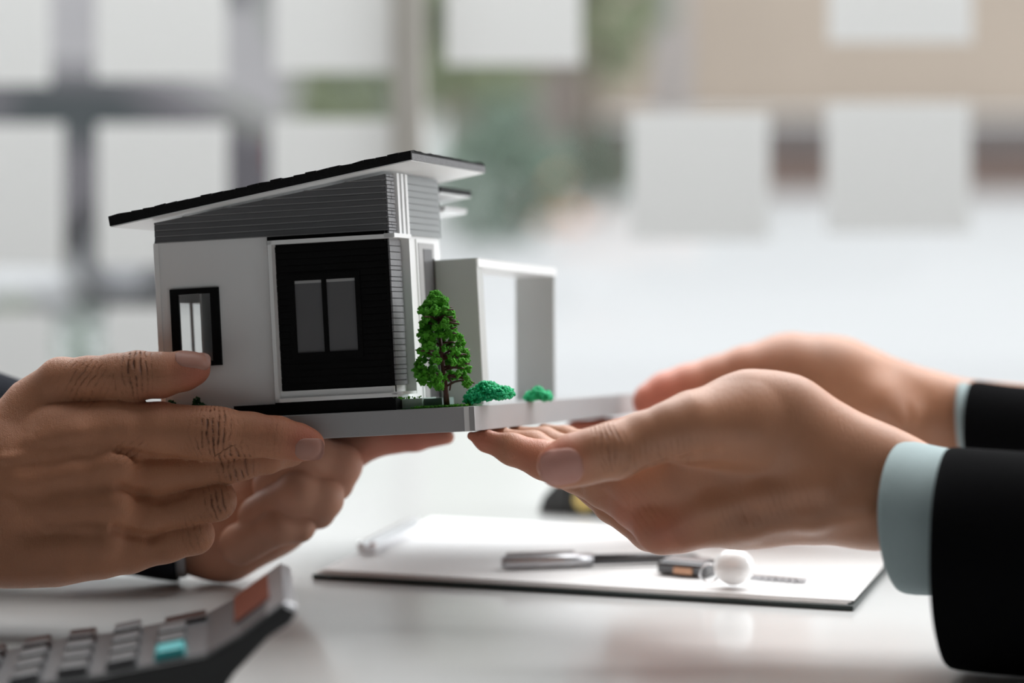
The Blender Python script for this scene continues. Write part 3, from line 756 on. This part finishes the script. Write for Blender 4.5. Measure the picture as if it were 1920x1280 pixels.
def nail(body, parent, px, py, z, ang, nrm, length, width, m, lift=.35):
    """plate that follows the finger surface; ang = direction of the tip in the picture; nrm = outward direction (cam coords)"""
    n_ = np.array(nrm, float); n_ /= np.linalg.norm(n_)
    a = math.radians(ang); t = np.array([math.cos(a), math.sin(a), 0.0]); t -= n_ * t.dot(n_); t /= np.linalg.norm(t); s_ = np.cross(n_, t)
    c = pt_mm(px, py, z).astype(float); nu, nv = 20, 16; G = []
    for i in range(nu + 1):
        for j in range(nv + 1):
            u = -1 + 2 * i / nu; v = -1 + 2 * j / nv
            # superellipse outline: square it up at the tip
            e = 2.6 if u > 0 else 2.2; k = (max(0, 1 - abs(u) ** (e * 1.6))) ** (1 / e) if abs(u) < 1 else 0
            k = max(k, .35); G.append(c + t * u * length / 2 + s_ * v * width / 2 * k + n_ * 9)
    Pn = np.array(G, np.float32)
    P0 = Pn.copy(); tt = np.zeros(len(Pn), np.float32)
    for _ in range(40):
        tt = np.minimum(tt + np.clip(body.sdf(Pn), -2, 2) * .7, 11.5); Pn = P0 - tt[:, None] * n_.astype(np.float32)
    top = []; bot = []
    k = 0
    for i in range(nu + 1):
        for j in range(nv + 1):
            u = -1 + 2 * i / nu; v = -1 + 2 * j / nv; edge = min(1, (1 - abs(v)) * 4 + .0, 1); back = min(1, (u + 1) * 2.5)
            l = lift * (.35 + .65 * min(edge, 1)) * (.1 + .9 * back) + (0.12 if u > .8 else 0)
            top.append(Pn[k] + n_ * l); bot.append(Pn[k] - n_ * .4); k += 1
    W = C2W(np.array(top + bot, float) / 1000.0); Nn = (nu + 1) * (nv + 1); f = []
    for i in range(nu):
        for j in range(nv):
            q = (i * (nv + 1) + j, (i + 1) * (nv + 1) + j, (i + 1) * (nv + 1) + j + 1, i * (nv + 1) + j + 1); f.append(q); f.append(tuple(x + Nn for x in q[::-1]))
    rim = [i * (nv + 1) for i in range(nu + 1)] + [nu * (nv + 1) + j for j in range(1, nv + 1)] + [i * (nv + 1) + nv for i in range(nu - 1, -1, -1)] + [j for j in range(nv - 1, 0, -1)]
    for x, y in zip(rim, rim[1:] + rim[:1]): f.append((x, x + Nn, y + Nn, y))
    mb = MB(); mb.add([tuple(w_) for w_ in W], f); return mb.build('fingernail', m, parent, smooth=True)
def loft(name, rings, m, parent, n=48, thick=.0018, wob=.0, seed=0):
    """rings: (px,py,depth_m, half_height_px, half_depth_mm, bow_px) along a sleeve; the first ring is the open hem"""
    rnd = np.random.default_rng(seed); vs = []; ph = rnd.uniform(0, 6.28, 4)
    for i, (px, py, d, hp, dz, bow) in enumerate(rings):
        for k in range(n):
            th = 2 * math.pi * k / n; s_, c_ = math.sin(th), math.cos(th)
            r = 1 + wob * (math.sin(3 * th + ph[0] + i * .9) * .5 + math.sin(5 * th + ph[1] - i * 1.3) * .3)
            dd = d - dz / 1000 * s_ * r; vs.append(P(px - bow * s_ + 0, py - hp * c_ * r, dd))
    f = [(i * n + k, i * n + (k + 1) % n, (i + 1) * n + (k + 1) % n, (i + 1) * n + k) for i in range(len(rings) - 1) for k in range(n)]
    if name == 'sleeve': f.append(tuple((len(rings) - 1) * n + k for k in range(n)))
    o = MB().add(vs, f).build(name, m, parent, smooth=True)
    so = o.modifiers.new('thickness', 'SOLIDIFY'); so.thickness = thick; so.offset = -1
    sb = o.modifiers.new('smooth', 'SUBSURF'); sb.levels = 1; sb.render_levels = 1
    return o

# ================================================================== people
# ---- person on the left: near hand (back of the right hand towards the camera)
pl = empty('person', P(-60, 900, 1.26))
tag(pl, 'person on the left with tanned hands gripping the model, thumb on top of the base', 'person')
palmL = [
 chain([(225, 812, 0, 50), (40, 862, 2, 70)], .85),
 chain([(215, 888, -6, 47), (30, 905, 0, 66)], .85),
 chain([(205, 958, -6, 46), (20, 950, 0, 64)], .85),
 chain([(185, 1034, -2, 48), (10, 1018, 4, 72)], .85),
 chain([(105, 1046, 8, 49), (-120, 1030, 12, 64)], .9),
 chain([(40, 960, 6, 110), (-170, 915, 10, 112)], .55),
 chain([(60, 845, 10, 95), (-170, 900, 10, 105)], .6),
 chain([(-170, 905, 10, 118), (-420, 900, 14, 128)], .75),
]
fL = [
 (chain([(72, 762, 14, 62), (115, 716, 6, 45), (165, 707, 0, 38), (215, 704, -1, 39.5), (258, 703, -1, 44), (300, 703, -1, 41.5), (345, 695, 0, 36), (364, 691, 0, 30.5)], .9), 12),
 (chain([(110, 815, 0, 62), (215, 806, -1, 56), (300, 806, -2, 51), (345, 809, -2, 48), (385, 812, -3, 49.5), (412, 813, -3, 48.5), (470, 815, -1, 41), (520, 820, -1, 38.5), (560, 829, 0, 34), (579, 833, 0, 29.5)], .88), 6),
 (chain([(150, 885, -2, 50), (290, 890, 4, 43), (380, 878, 7, 36), (428, 869, 6, 36), (455, 864, 9, 34), (500, 856, 14, 31), (545, 848, 25, 27)], .9), 5),
 (chain([(150, 962, -2, 46), (270, 968, 3, 43), (345, 951, 7, 37), (404, 938, 8, 37.5), (402, 926, 24, 34), (395, 910, 44, 28)], .95), 6),
 (chain([(130, 1038, 0, 50), (240, 1028, 4, 46), (310, 1015, 9, 39), (364, 1002, 12, 36), (358, 990, 22, 32), (350, 975, 42, 26)], .95), 6),
]
bodyL = Body(palmL, fL, kp=11, kf=7, kk=.5, kc=3)
_r = [(on_surf(bodyL, p_, 14, .7), 9) for p_ in ([(225, 868), (140, 888), (50, 905)], [(215, 940), (130, 950), (50, 958)], [(190, 1015), (120, 1022), (60, 1030)], [(235, 800), (150, 812), (70, 828)])]
_r += [(on_surf(bodyL, p_, 13, 1.0), 8) for p_ in ([(215, 872), (225, 872)], [(212, 948), (222, 948)], [(195, 1018), (205, 1018)])]
_r += [(on_surf(bodyL, p_, 5, .35), 4) for p_ in ([(20, 935), (90, 985), (200, 990)], [(10, 860), (120, 850), (190, 838)])]
_g = [(on_surf(bodyL, p_, 4, 2.0), 4) for p_ in ([(330, 859), (280, 857), (250, 853), (222, 845)], [(345, 924), (305, 936), (260, 926), (225, 912)], [(300, 1000), (283, 1008), (245, 1000), (215, 990)])]
bodyL.ridges = _r; bodyL.grooves = _g
specL = [(400, 808, -12, 0, 9, 13, .5, 1.0), (434, 872, -12, 8, 9, 9, .1, 1.0), (404, 945, -10, 15, 7, 9, .2, .8), (360, 1005, -8, 15, 6, 9, .2, .4),
 (252, 690, -10, 5, 7, 14, .2, .9), (515, 820, -9, -8, 5, 9, .1, .3), (160, 715, -4, -35, 12, 12, .0, .45), (245, 845, -14, -50, 6, 8, .1, .4)]
redL = [(575, 825, -5, 12, .8), (370, 700, -5, 13, .7), (300, 745, -2, 9, .5), (520, 800, 0, 12, .4)]
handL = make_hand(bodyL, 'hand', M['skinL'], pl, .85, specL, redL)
handL['label'] = 'near tanned hand with its wrinkled back to the camera'
nail(bodyL, handL, 581, 843, -6, -4, (.10, -.15, -1), 14.5, 11.5, M['nail'])
nail(bodyL, handL, 362, 673, -4, 6, (0, .62, -.78), 17, 11.5, M['nail'])
loft('sleeve', [(-230, 905, 1.22, 150, 46, 8), (-300, 905, 1.22, 165, 50, 0), (-460, 905, 1.23, 172, 54, 0), (-800, 895, 1.24, 180, 56, 0), (-1250, 880, 1.26, 190, 60, 0)], M['navy'], pl, wob=.03, seed=2)
# far hand of the same person, cupped under the base
palmF = [chain([(400, 985, 135, 88), (500, 940, 130, 85)], .7), chain([(500, 950, 130, 82), (590, 880, 120, 52)], .8), chain([(400, 985, 135, 92), (250, 950, 140, 95)], .8), chain([(430, 1035, 125, 48), (560, 960, 120, 40)], .9), chain([(250, 950, 140, 95), (80, 915, 144, 100)], .8)]
fF = [(chain([(560, 900, 125, 60), (625, 862, 115, 42), (700, 830, 110, 27), (780, 824, 108, 21), (838, 819, 105, 14)], .9), 8),
 (chain([(520, 910, 105, 46), (590, 860, 95, 42), (640, 872, 98, 38), (628, 905, 102, 36)], .9), 4),
 (chain([(490, 970, 100, 44), (560, 925, 88, 40), (606, 935, 92, 37), (596, 958, 98, 34)], .9), 4),
 (chain([(450, 1020, 102, 40), (520, 985, 90, 36), (560, 985, 94, 33)], .9), 4)]
bodyF = Body(palmF, fF, kp=12, kf=5, kk=1.0)
handF = make_hand(bodyF, 'hand', M['skinF'], pl, 1.4, [], [(780, 820, 108, 30, .9)])
handF['label'] = 'blurred far hand cupped under the left side of the model base'
loft('cuff', [(352, 975, 1.33, 110, 32, 6), (320, 968, 1.33, 116, 34, 4), (250, 950, 1.33, 120, 34, 0)], M['greyshirt'], pl, wob=.02, seed=3)
loft('sleeve', [(338, 974, 1.33, 119, 36, 8), (250, 945, 1.33, 136, 40, 4), (120, 905, 1.335, 158, 46, 0), (0, 868, 1.35, 176, 52, 0), (-250, 830, 1.38, 200, 60, 0), (-700, 800, 1.44, 205, 64, 0), (-1150, 790, 1.5, 205, 66, 0)], M['navy'], pl, wob=.035, seed=4)

# ---- person on the right: near hand
pr_ = empty('person', P(1900, 1000, 1.18))
tag(pr_, 'person on the right in a black suit with open hands under the model', 'person')
palmR = [
 chain([(1300, 800, -62, 58), (1400, 788, -58, 78), (1470, 806, -58, 88), (1560, 868, -58, 92)], .75),
 chain([(1245, 990, -42, 42), (1400, 930, -50, 80), (1560, 900, -58, 98)], .62),
 chain([(1320, 880, -48, 80), (1450, 880, -52, 110)], .5),
 chain([(1230, 1000, -26, 32), (1400, 960, -34, 50), (1600, 930, -50, 70)], .8),
 chain([(1560, 893, -58, 106), (1660, 917, -60, 95), (1740, 932, -62, 82)], .72),
 chain([(1330, 905, -44, 62), (1210, 905, -36, 42), (1120, 888, -20, 28)], .8),
]
fR = [
 (chain([(1400, 800, -66, 70), (1300, 800, -70, 62), (1262, 808, -72, 56), (1205, 824, -73, 51), (1155, 844, -74, 53), (1110, 854, -75, 50), (1078, 862, -75, 49), (1052, 871, -75, 45)], .88), 10),
 (chain([(1270, 985, -42, 46), (1238, 983, -40, 46), (1190, 950, -28, 40), (1135, 915, -14, 38), (1080, 886, -2, 37), (1020, 862, 8, 36), (960, 842, 14, 29), (910, 826, 18, 19), (884, 817, 19, 8)], .9), 7),
 (chain([(1260, 990, -22, 42), (1220, 992, -18, 40), (1150, 945, -2, 35), (1070, 876, 22, 34), (1000, 838, 36, 30), (940, 822, 42, 19), (915, 815, 44, 11)], .9), 6),
 (chain([(1270, 960, 0, 42), (1160, 905, 22, 35), (1080, 855, 44, 33), (1020, 828, 56, 27), (965, 814, 62, 16)], .9), 6),
 (chain([(1300, 930, 16, 40), (1200, 880, 44, 32), (1120, 842, 64, 28), (1060, 820, 76, 21), (1020, 808, 80, 14)], .9), 6),
]
bodyR = Body(palmR, fR, kp=15, kf=8, kk=1.0, cut_x=(1, float(pt_mm(1742, 900, -60)[0])))
_r = [(on_surf(bodyR, p_, 14, .9), 9) for p_ in ([(1262, 985), (1340, 955), (1440, 930), (1540, 915)], [(1290, 1008), (1400, 985), (1520, 968), (1620, 950)])]
_r += [(on_surf(bodyR, [(1238, 1000), (1256, 996)], 26, 1.2), 7), (on_surf(bodyR, [(1145, 842), (1157, 842)], 28, .8), 7)]
_g = [(on_surf(bodyR, p_, 5, 3.2), 4) for p_ in ([(1341, 851), (1300, 860), (1262, 867), (1215, 878)],)]
bodyR.ridges = _r; bodyR.grooves = _g
specR = [(1140, 838, -88, 12, 7, 11, .5, .8), (1240, 850, -86, 10, 18, 10, 0, .25), (1420, 960, -70, 22, 30, 8, 0, .2), (1200, 960, -60, 35, 10, 12, 0, .2)]
redR = [(1040, 860, -85, 12, .9), (1000, 850, 5, 14, .5), (1240, 1010, -60, 16, .5), (1170, 990, -40, 20, .5), (900, 820, 15, 14, .6)]
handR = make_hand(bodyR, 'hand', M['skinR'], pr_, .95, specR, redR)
handR['label'] = 'near light skinned hand with thumb across the front corner of the base'
nail(bodyR, handR, 1052, 876, -84, 190, (-.18, -.12, -1), 20.5, 17, M['nailp'])
loft('shirt_cuff', [(1690, 968, 1.135, 142, 40, 46), (1712, 970, 1.135, 146, 41, 46), (1760, 978, 1.125, 139, 41, 30), (1850, 985, 1.12, 136, 40, 0)], M['shirt'], pr_, thick=.0022, wob=.012, seed=5)
loft('sleeve', [(1775, 1045, 1.10, 206, 50, 36), (1790, 1046, 1.10, 211, 52, 34), (1850, 1050, 1.095, 211, 54, 18), (1960, 1060, 1.09, 213, 56, 0), (2200, 1060, 1.08, 214, 58, 0), (2600, 1050, 1.06, 222, 60, 0), (3100, 1040, 1.04, 232, 62, 0)], M['suit'], pr_, thick=.003, wob=.02, seed=6)
# far hand
palmG = [chain([(1480, 706, 232, 80), (1560, 738, 232, 98), (1640, 762, 232, 84), (1720, 778, 232, 76)], .8), chain([(1500, 790, 228, 70), (1660, 800, 230, 60)], .8), chain([(1700, 778, 232, 75), (1950, 800, 232, 76)], .8), chain([(1645, 765, 212, 44), (1680, 790, 212, 36)], .9)]
fG = [(chain([(1480, 710, 228, 74), (1400, 705, 228, 56), (1345, 718, 228, 50), (1290, 732, 226, 48), (1250, 742, 224, 44), (1222, 752, 222, 36)], .85), 10),
 (chain([(1480, 800, 225, 55), (1350, 815, 222, 42), (1220, 818, 220, 34), (1130, 812, 218, 28), (1080, 806, 216, 20)], .9), 6),
 (chain([(1480, 810, 250, 50), (1350, 820, 250, 40), (1230, 820, 250, 32), (1150, 812, 250, 22)], .9), 6),
 (chain([(1480, 820, 275, 50), (1350, 825, 278, 36), (1230, 822, 278, 28), (1160, 815, 278, 20)], .9), 6)]
bodyG = Body(palmG, fG, kp=14, kf=8, kk=1.0, grooves=[(chain([(1283, 684, 180, 6), (1290, 760, 180, 6)]), 5), (chain([(1546, 758, 195, 8), (1610, 722, 195, 6)]), 10), (chain([(1706, 715, 200, 5), (1712, 800, 200, 5)]), 6)])
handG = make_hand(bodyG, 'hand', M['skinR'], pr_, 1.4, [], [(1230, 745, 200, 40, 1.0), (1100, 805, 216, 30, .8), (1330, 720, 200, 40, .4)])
handG['label'] = 'blurred far hand with palm up holding the right end of the base'
loft('shirt_cuff', [(1800, 782, 1.43, 72, 25, 10), (1830, 792, 1.43, 74, 26, 8), (1900, 806, 1.43, 74, 26, 0)], M['shirt'], pr_, thick=.002, wob=.01, seed=7)
loft('sleeve', [(1822, 812, 1.43, 100, 33, 18), (1850, 818, 1.43, 104, 34, 12), (1930, 830, 1.43, 106, 36, 0), (2150, 850, 1.43, 116, 38, 0), (2500, 850, 1.42, 130, 44, 0), (2900, 850, 1.40, 145, 50, 0)], M['suit'], pr_, thick=.003, wob=.02, seed=8)

# ================================================================== things on the table
# clipboard
k0, k1 = T(585, 1086), T(1600, 1146); e = k1 - k0; L_ = np.linalg.norm(e); e /= L_; pdir = np.array([-e[1], e[0], 0]); Z = np.array([0, 0, 1.]); WD = .195
cb = empty('clipboard', (k0 + k1) / 2)
def cbx(u0, u1, v0, v1, z0, z1, mb=None):
    mb = mb or MB(); q = [k0 + e * u + pdir * v + Z * z0 for u, v in ((u0, v0), (u1, v0), (u1, v1), (u0, v1))]
    return mb.hexa(q, [p + Z * (z1 - z0) for p in q])
cbx(0, L_, 0, WD, .0002, .0030).build('board', M['board'], cb, bevel=.0006)
cbx(.004, .016, WD * .3, WD * .7, .0042, .0120).build('clip', M['chrome'], cb, bevel=.002)
MB().tube([k0 + e * .010 + pdir * WD * .26 + Z * .0105, k0 + e * .010 + pdir * WD * .74 + Z * .0105], .0025, 14).build('clip_bar', M['chrome'], cb)
tag(cb, 'dark green clipboard lying on the white table under the right hand', 'clipboard')
lbs = ['bottom white sheet of paper on the dark clipboard', 'middle white sheet of paper on the dark clipboard', 'top white sheet of paper on the clipboard, under the pen and keys']
for i in range(3):
    mb = MB(); sk = (.0015 * (i - 1)); z0 = .0031 + i * .0008
    cbx(.003 + sk, L_ - .002 + sk, .0015 + i * .0012, WD - .004, z0, z0 + .0005, mb)
    tag(mb.build('paper_sheet', M['paper']), lbs[i], 'paper', 'sheets on the clipboard')
PZ = .0056
# pen
p0 = T(940, 1054, PZ + .004); p1 = T(1110, 1049, PZ + .004); p2 = T(1300, 1044, PZ + .0035); pen = empty('pen', T(1110, 1053, PZ))
MB().tube([p0, p0 + (p1 - p0) * .05, p0 + (p1 - p0) * .6, p1], [.0032, .0040, .0040, .0038], 18).build('barrel', M['silver'], pen, smooth=True)
dd = (p2 - p1); MB().tube([p1, p1 + dd * .7, p2, p2 + dd * .06], [.0030, .0030, .0020, .0005], 16).build('grip', M['darkmetal'], pen, smooth=True)
MB().tube([p0 + Z * .0048 + (p1 - p0) * .05, p0 + Z * .0050 + (p1 - p0) * .8], .0007, 8).build('pen_clip', M['silver'], pen)
tag(pen, 'silver pen with dark grip lying on the white papers', 'pen')
# keys and painted white fob
kr = T(1350, 1066, PZ + .003)
key = empty('house_key', kr)
a0 = T(1242, 1070, PZ + .0005); a1 = T(1335, 1078, PZ + .0005); kd = a1 - a0; kl = np.linalg.norm(kd); kd /= kl; kp_ = np.array([-kd[1], kd[0], 0])
MB().hexa([a0 - kp_ * .009, a0 + kd * kl - kp_ * .009, a0 + kd * kl + kp_ * .012, a0 + kp_ * .012], [a0 - kp_ * .009 + Z * .007, a0 + kd * kl - kp_ * .009 + Z * .007, a0 + kd * kl + kp_ * .012 + Z * .007, a0 + kp_ * .012 + Z * .007]).build('key_head', M['darkmetal'], key, bevel=.002)
cpb = a0 + kd * kl * .55 - kp_ * .0098 + Z * .003; MB().box(cpb, .011, .0012, .0035, (kd, kp_, Z)).build('key_badge', M['copper'], key)
MB().box(a0 + kd * kl * .5 + kp_ * .001 + Z * .0075, kl * .8, .014, .0012, (kd, kp_, Z)).build('key_plate', M['silver'], key, bevel=.0004)
b0 = T(1360, 1076, PZ + .001); b1 = T(1512, 1088, PZ + .001); bdv = b1 - b0; bl_ = np.linalg.norm(bdv); bdv /= bl_; bp_ = np.array([-bdv[1], bdv[0], 0])
mbk = MB().box((b0 + b1) / 2, bl_, .005, .0016, (bdv, bp_, Z))
for i in range(6): mbk.box(b0 + bdv * bl_ * (.45 + .085 * i) - bp_ * .003, .0018, .0016 + .001 * (i % 3), .0016, (bdv, bp_, Z))
mbk.build('key_blade', M['silver'], key)
tag(key, 'metal house key with dark head and thin blade on the papers', 'key')
glint = empty('key_glint', T(1376, 1080, PZ))  # white ball added to paint the bright highlight on the key ring
fc = T(1376, 1062, PZ + .011)
bm = bmesh.new(); bmesh.ops.create_uvsphere(bm, u_segments=32, v_segments=20, radius=.0105); 
fv = [fc + np.array([v.co.x * 1.05, v.co.y, v.co.z * .95]) for v in bm.verts]; ff = [tuple(x.index for x in f.verts) for f in bm.faces]; bm.free()
MB().add(fv, ff).build('glint_ball', M['glintwhite'], glint, smooth=True)
rg = [fc + np.array([-.013 + .005 * math.cos(t), .002, -.004 + .005 * math.sin(t)]) for t in np.linspace(0, 6.28, 25)]
MB().tube(rg, .0006, 8, False).build('ring', M['chrome'], glint, smooth=True)
tag(glint, 'key ring highlight modelled as a white ball, a fob shining beside the key on the papers', 'key fob')
# black pouch with a gold stud, further back
po = empty('leather_pouch', T(1090, 968))
g0 = T(1008, 962); g1 = T(1190, 968); gd = g1 - g0; gl = np.linalg.norm(gd); gd /= gl; gp = np.array([-gd[1], gd[0], 0])
mb = MB(); q = [g0, g1, g1 + gp * .05, g0 + gp * .05]; q2 = [g0 + gd * .004 + gp * .004 + Z * .012, g1 + gp * .006 + Z * .034, g1 + gp * .046 + Z * .034, g0 + gd * .004 + gp * .046 + Z * .012]
mid0 = g0 + gd * gl * .32
mb.hexa([g0, mid0, mid0 + gp * .05, g0 + gp * .05], [g0 + gd * .003 + Z * .010, mid0 + Z * .030, mid0 + gp * .05 + Z * .030, g0 + gd * .003 + gp * .05 + Z * .010])
mb.hexa([mid0, g1, g1 + gp * .05, mid0 + gp * .05], [mid0 + Z * .030, g1 + Z * .032, g1 + gp * .05 + Z * .032, mid0 + gp * .05 + Z * .030])
mb.build('case', M['pouch'], po, bevel=.002)
sc = T(1096, 956); sc = g0 + gd * gl * .49 + Z * .010
MB().tube([sc - gp * .002, sc + gp * .002], .0075, 24).build('gold_stud', M['gold'], po)
tag(po, 'small black leather case with round gold stud behind the near right hand', 'case')

# calculator
calc = empty('calculator', T(250, 1300))
def cpt(px, h, v, d0=1.0, d1=1.09):        # px is measured along the near edge; v = 0 near, 1 far
    x0 = (px - 960) / FPX * d0; return np.array([x0 - .0105 * v, (d0 + (d1 - d0) * v) * .985, TZ + h])
topline = [(-260, .006), (-150, .010), (97, .021), (194, .0239), (387, .0325), (450, .0405), (533, .0545), (556, .0530)]
botline = [(556, .0500), (545, .0460), (504, .040), (440, .0250), (400, .012), (385, .0), (-260, .0)]
prof = topline + botline
v = [cpt(p, h, 0) for p, h in prof] + [cpt(p, h, 1) for p, h in prof]; n = len(prof)
f = [tuple(range(n)), tuple(range(2 * n - 1, n - 1, -1))] + [(i, i + n, (i + 1) % n + n, (i + 1) % n) for i in range(n)]
MB().add(v, f).build('body', M['cblack'], calc, bevel=.0012)
def ctop(px):
    return float(np.interp(px, [p for p, _ in topline], [h for _, h in topline]))
def cslab(nm, p0, p1, v0, v1, lift, m, base=.0002, bev=.0005):
    q = [cpt(p0, ctop(p0) + base, v0), cpt(p1, ctop(p1) + base, v0), cpt(p1, ctop(p1) + base, v1), cpt(p0, ctop(p0) + base, v1)]
    return MB().hexa(q, [x + Z * lift for x in q]).build(nm, m, calc, bevel=bev)
xs_ = [-250, 97, 194, 387]
for a, b in zip(xs_[:-1], xs_[1:]): cslab('face_plate', a, b, .03, .96, .0005, M['cpanel'], .0001, 0)
cslab('lower_bezel', 387, 450, .03, .96, .0006, M['cpanel'], .0001, 0); cslab('upper_bezel', 500, 533, .03, .97, .0008, M['silver'], .0001, 0); cslab('upper_bezel', 450, 500, .03, .97, .0006, M['cpanel'], .0001, 0)
cslab('display', 440, 508, .30, .93, .0012, M['cred'], .0006, .0003)
cslab('key_strip', 300, 385, .80, .97, .0022, M['ckeyd'], .0004, .0006)
MB().hexa([cpt(533, .0530, -.01), cpt(556, .0508, -.01), cpt(556, .0508, 1.01), cpt(533, .0530, 1.01)], [cpt(534, .0556, -.01), cpt(558, .0532, -.01), cpt(558, .0532, 1.01), cpt(534, .0556, 1.01)]).build('end_cap', M['silver'], calc, bevel=.001)
kx = [-175, -82, 10, 102, 194, 286]
rows = [(.06, .24), (.29, .47), (.52, .70), (.77, .96)]
for i, x in enumerate(kx):
    for j, (v0, v1) in enumerate(rows):
        if i == 5 and j == 3: continue
        mm = M['ckeyd'] if j == 3 else M['ckey']
        if i == 4 and j == 3: mm = M['ckey']
        k_ = MB(); p0_, p1_ = x, x + 62; t_ = .0042
        q = [cpt(p0_, ctop(p0_) + .0004, v0), cpt(p1_, ctop(p1_) + .0004, v0), cpt(p1_, ctop(p1_) + .0004, v1), cpt(p0_, ctop(p0_) + .0004, v1)]
        cc = sum(q) / 4; q2 = [cc + (x_ - cc) * .84 + Z * t_ for x_ in q]
        teal = (i == 5 and j == 0)
        o = k_.hexa(q, q2).build('key', M['cteal'] if teal else mm, calc, bevel=.0007)
        if teal: o['label'] = 'teal key'
tag(calc, 'black desk calculator with keys painted in glare grey and raised display, lower left on the table', 'calculator')
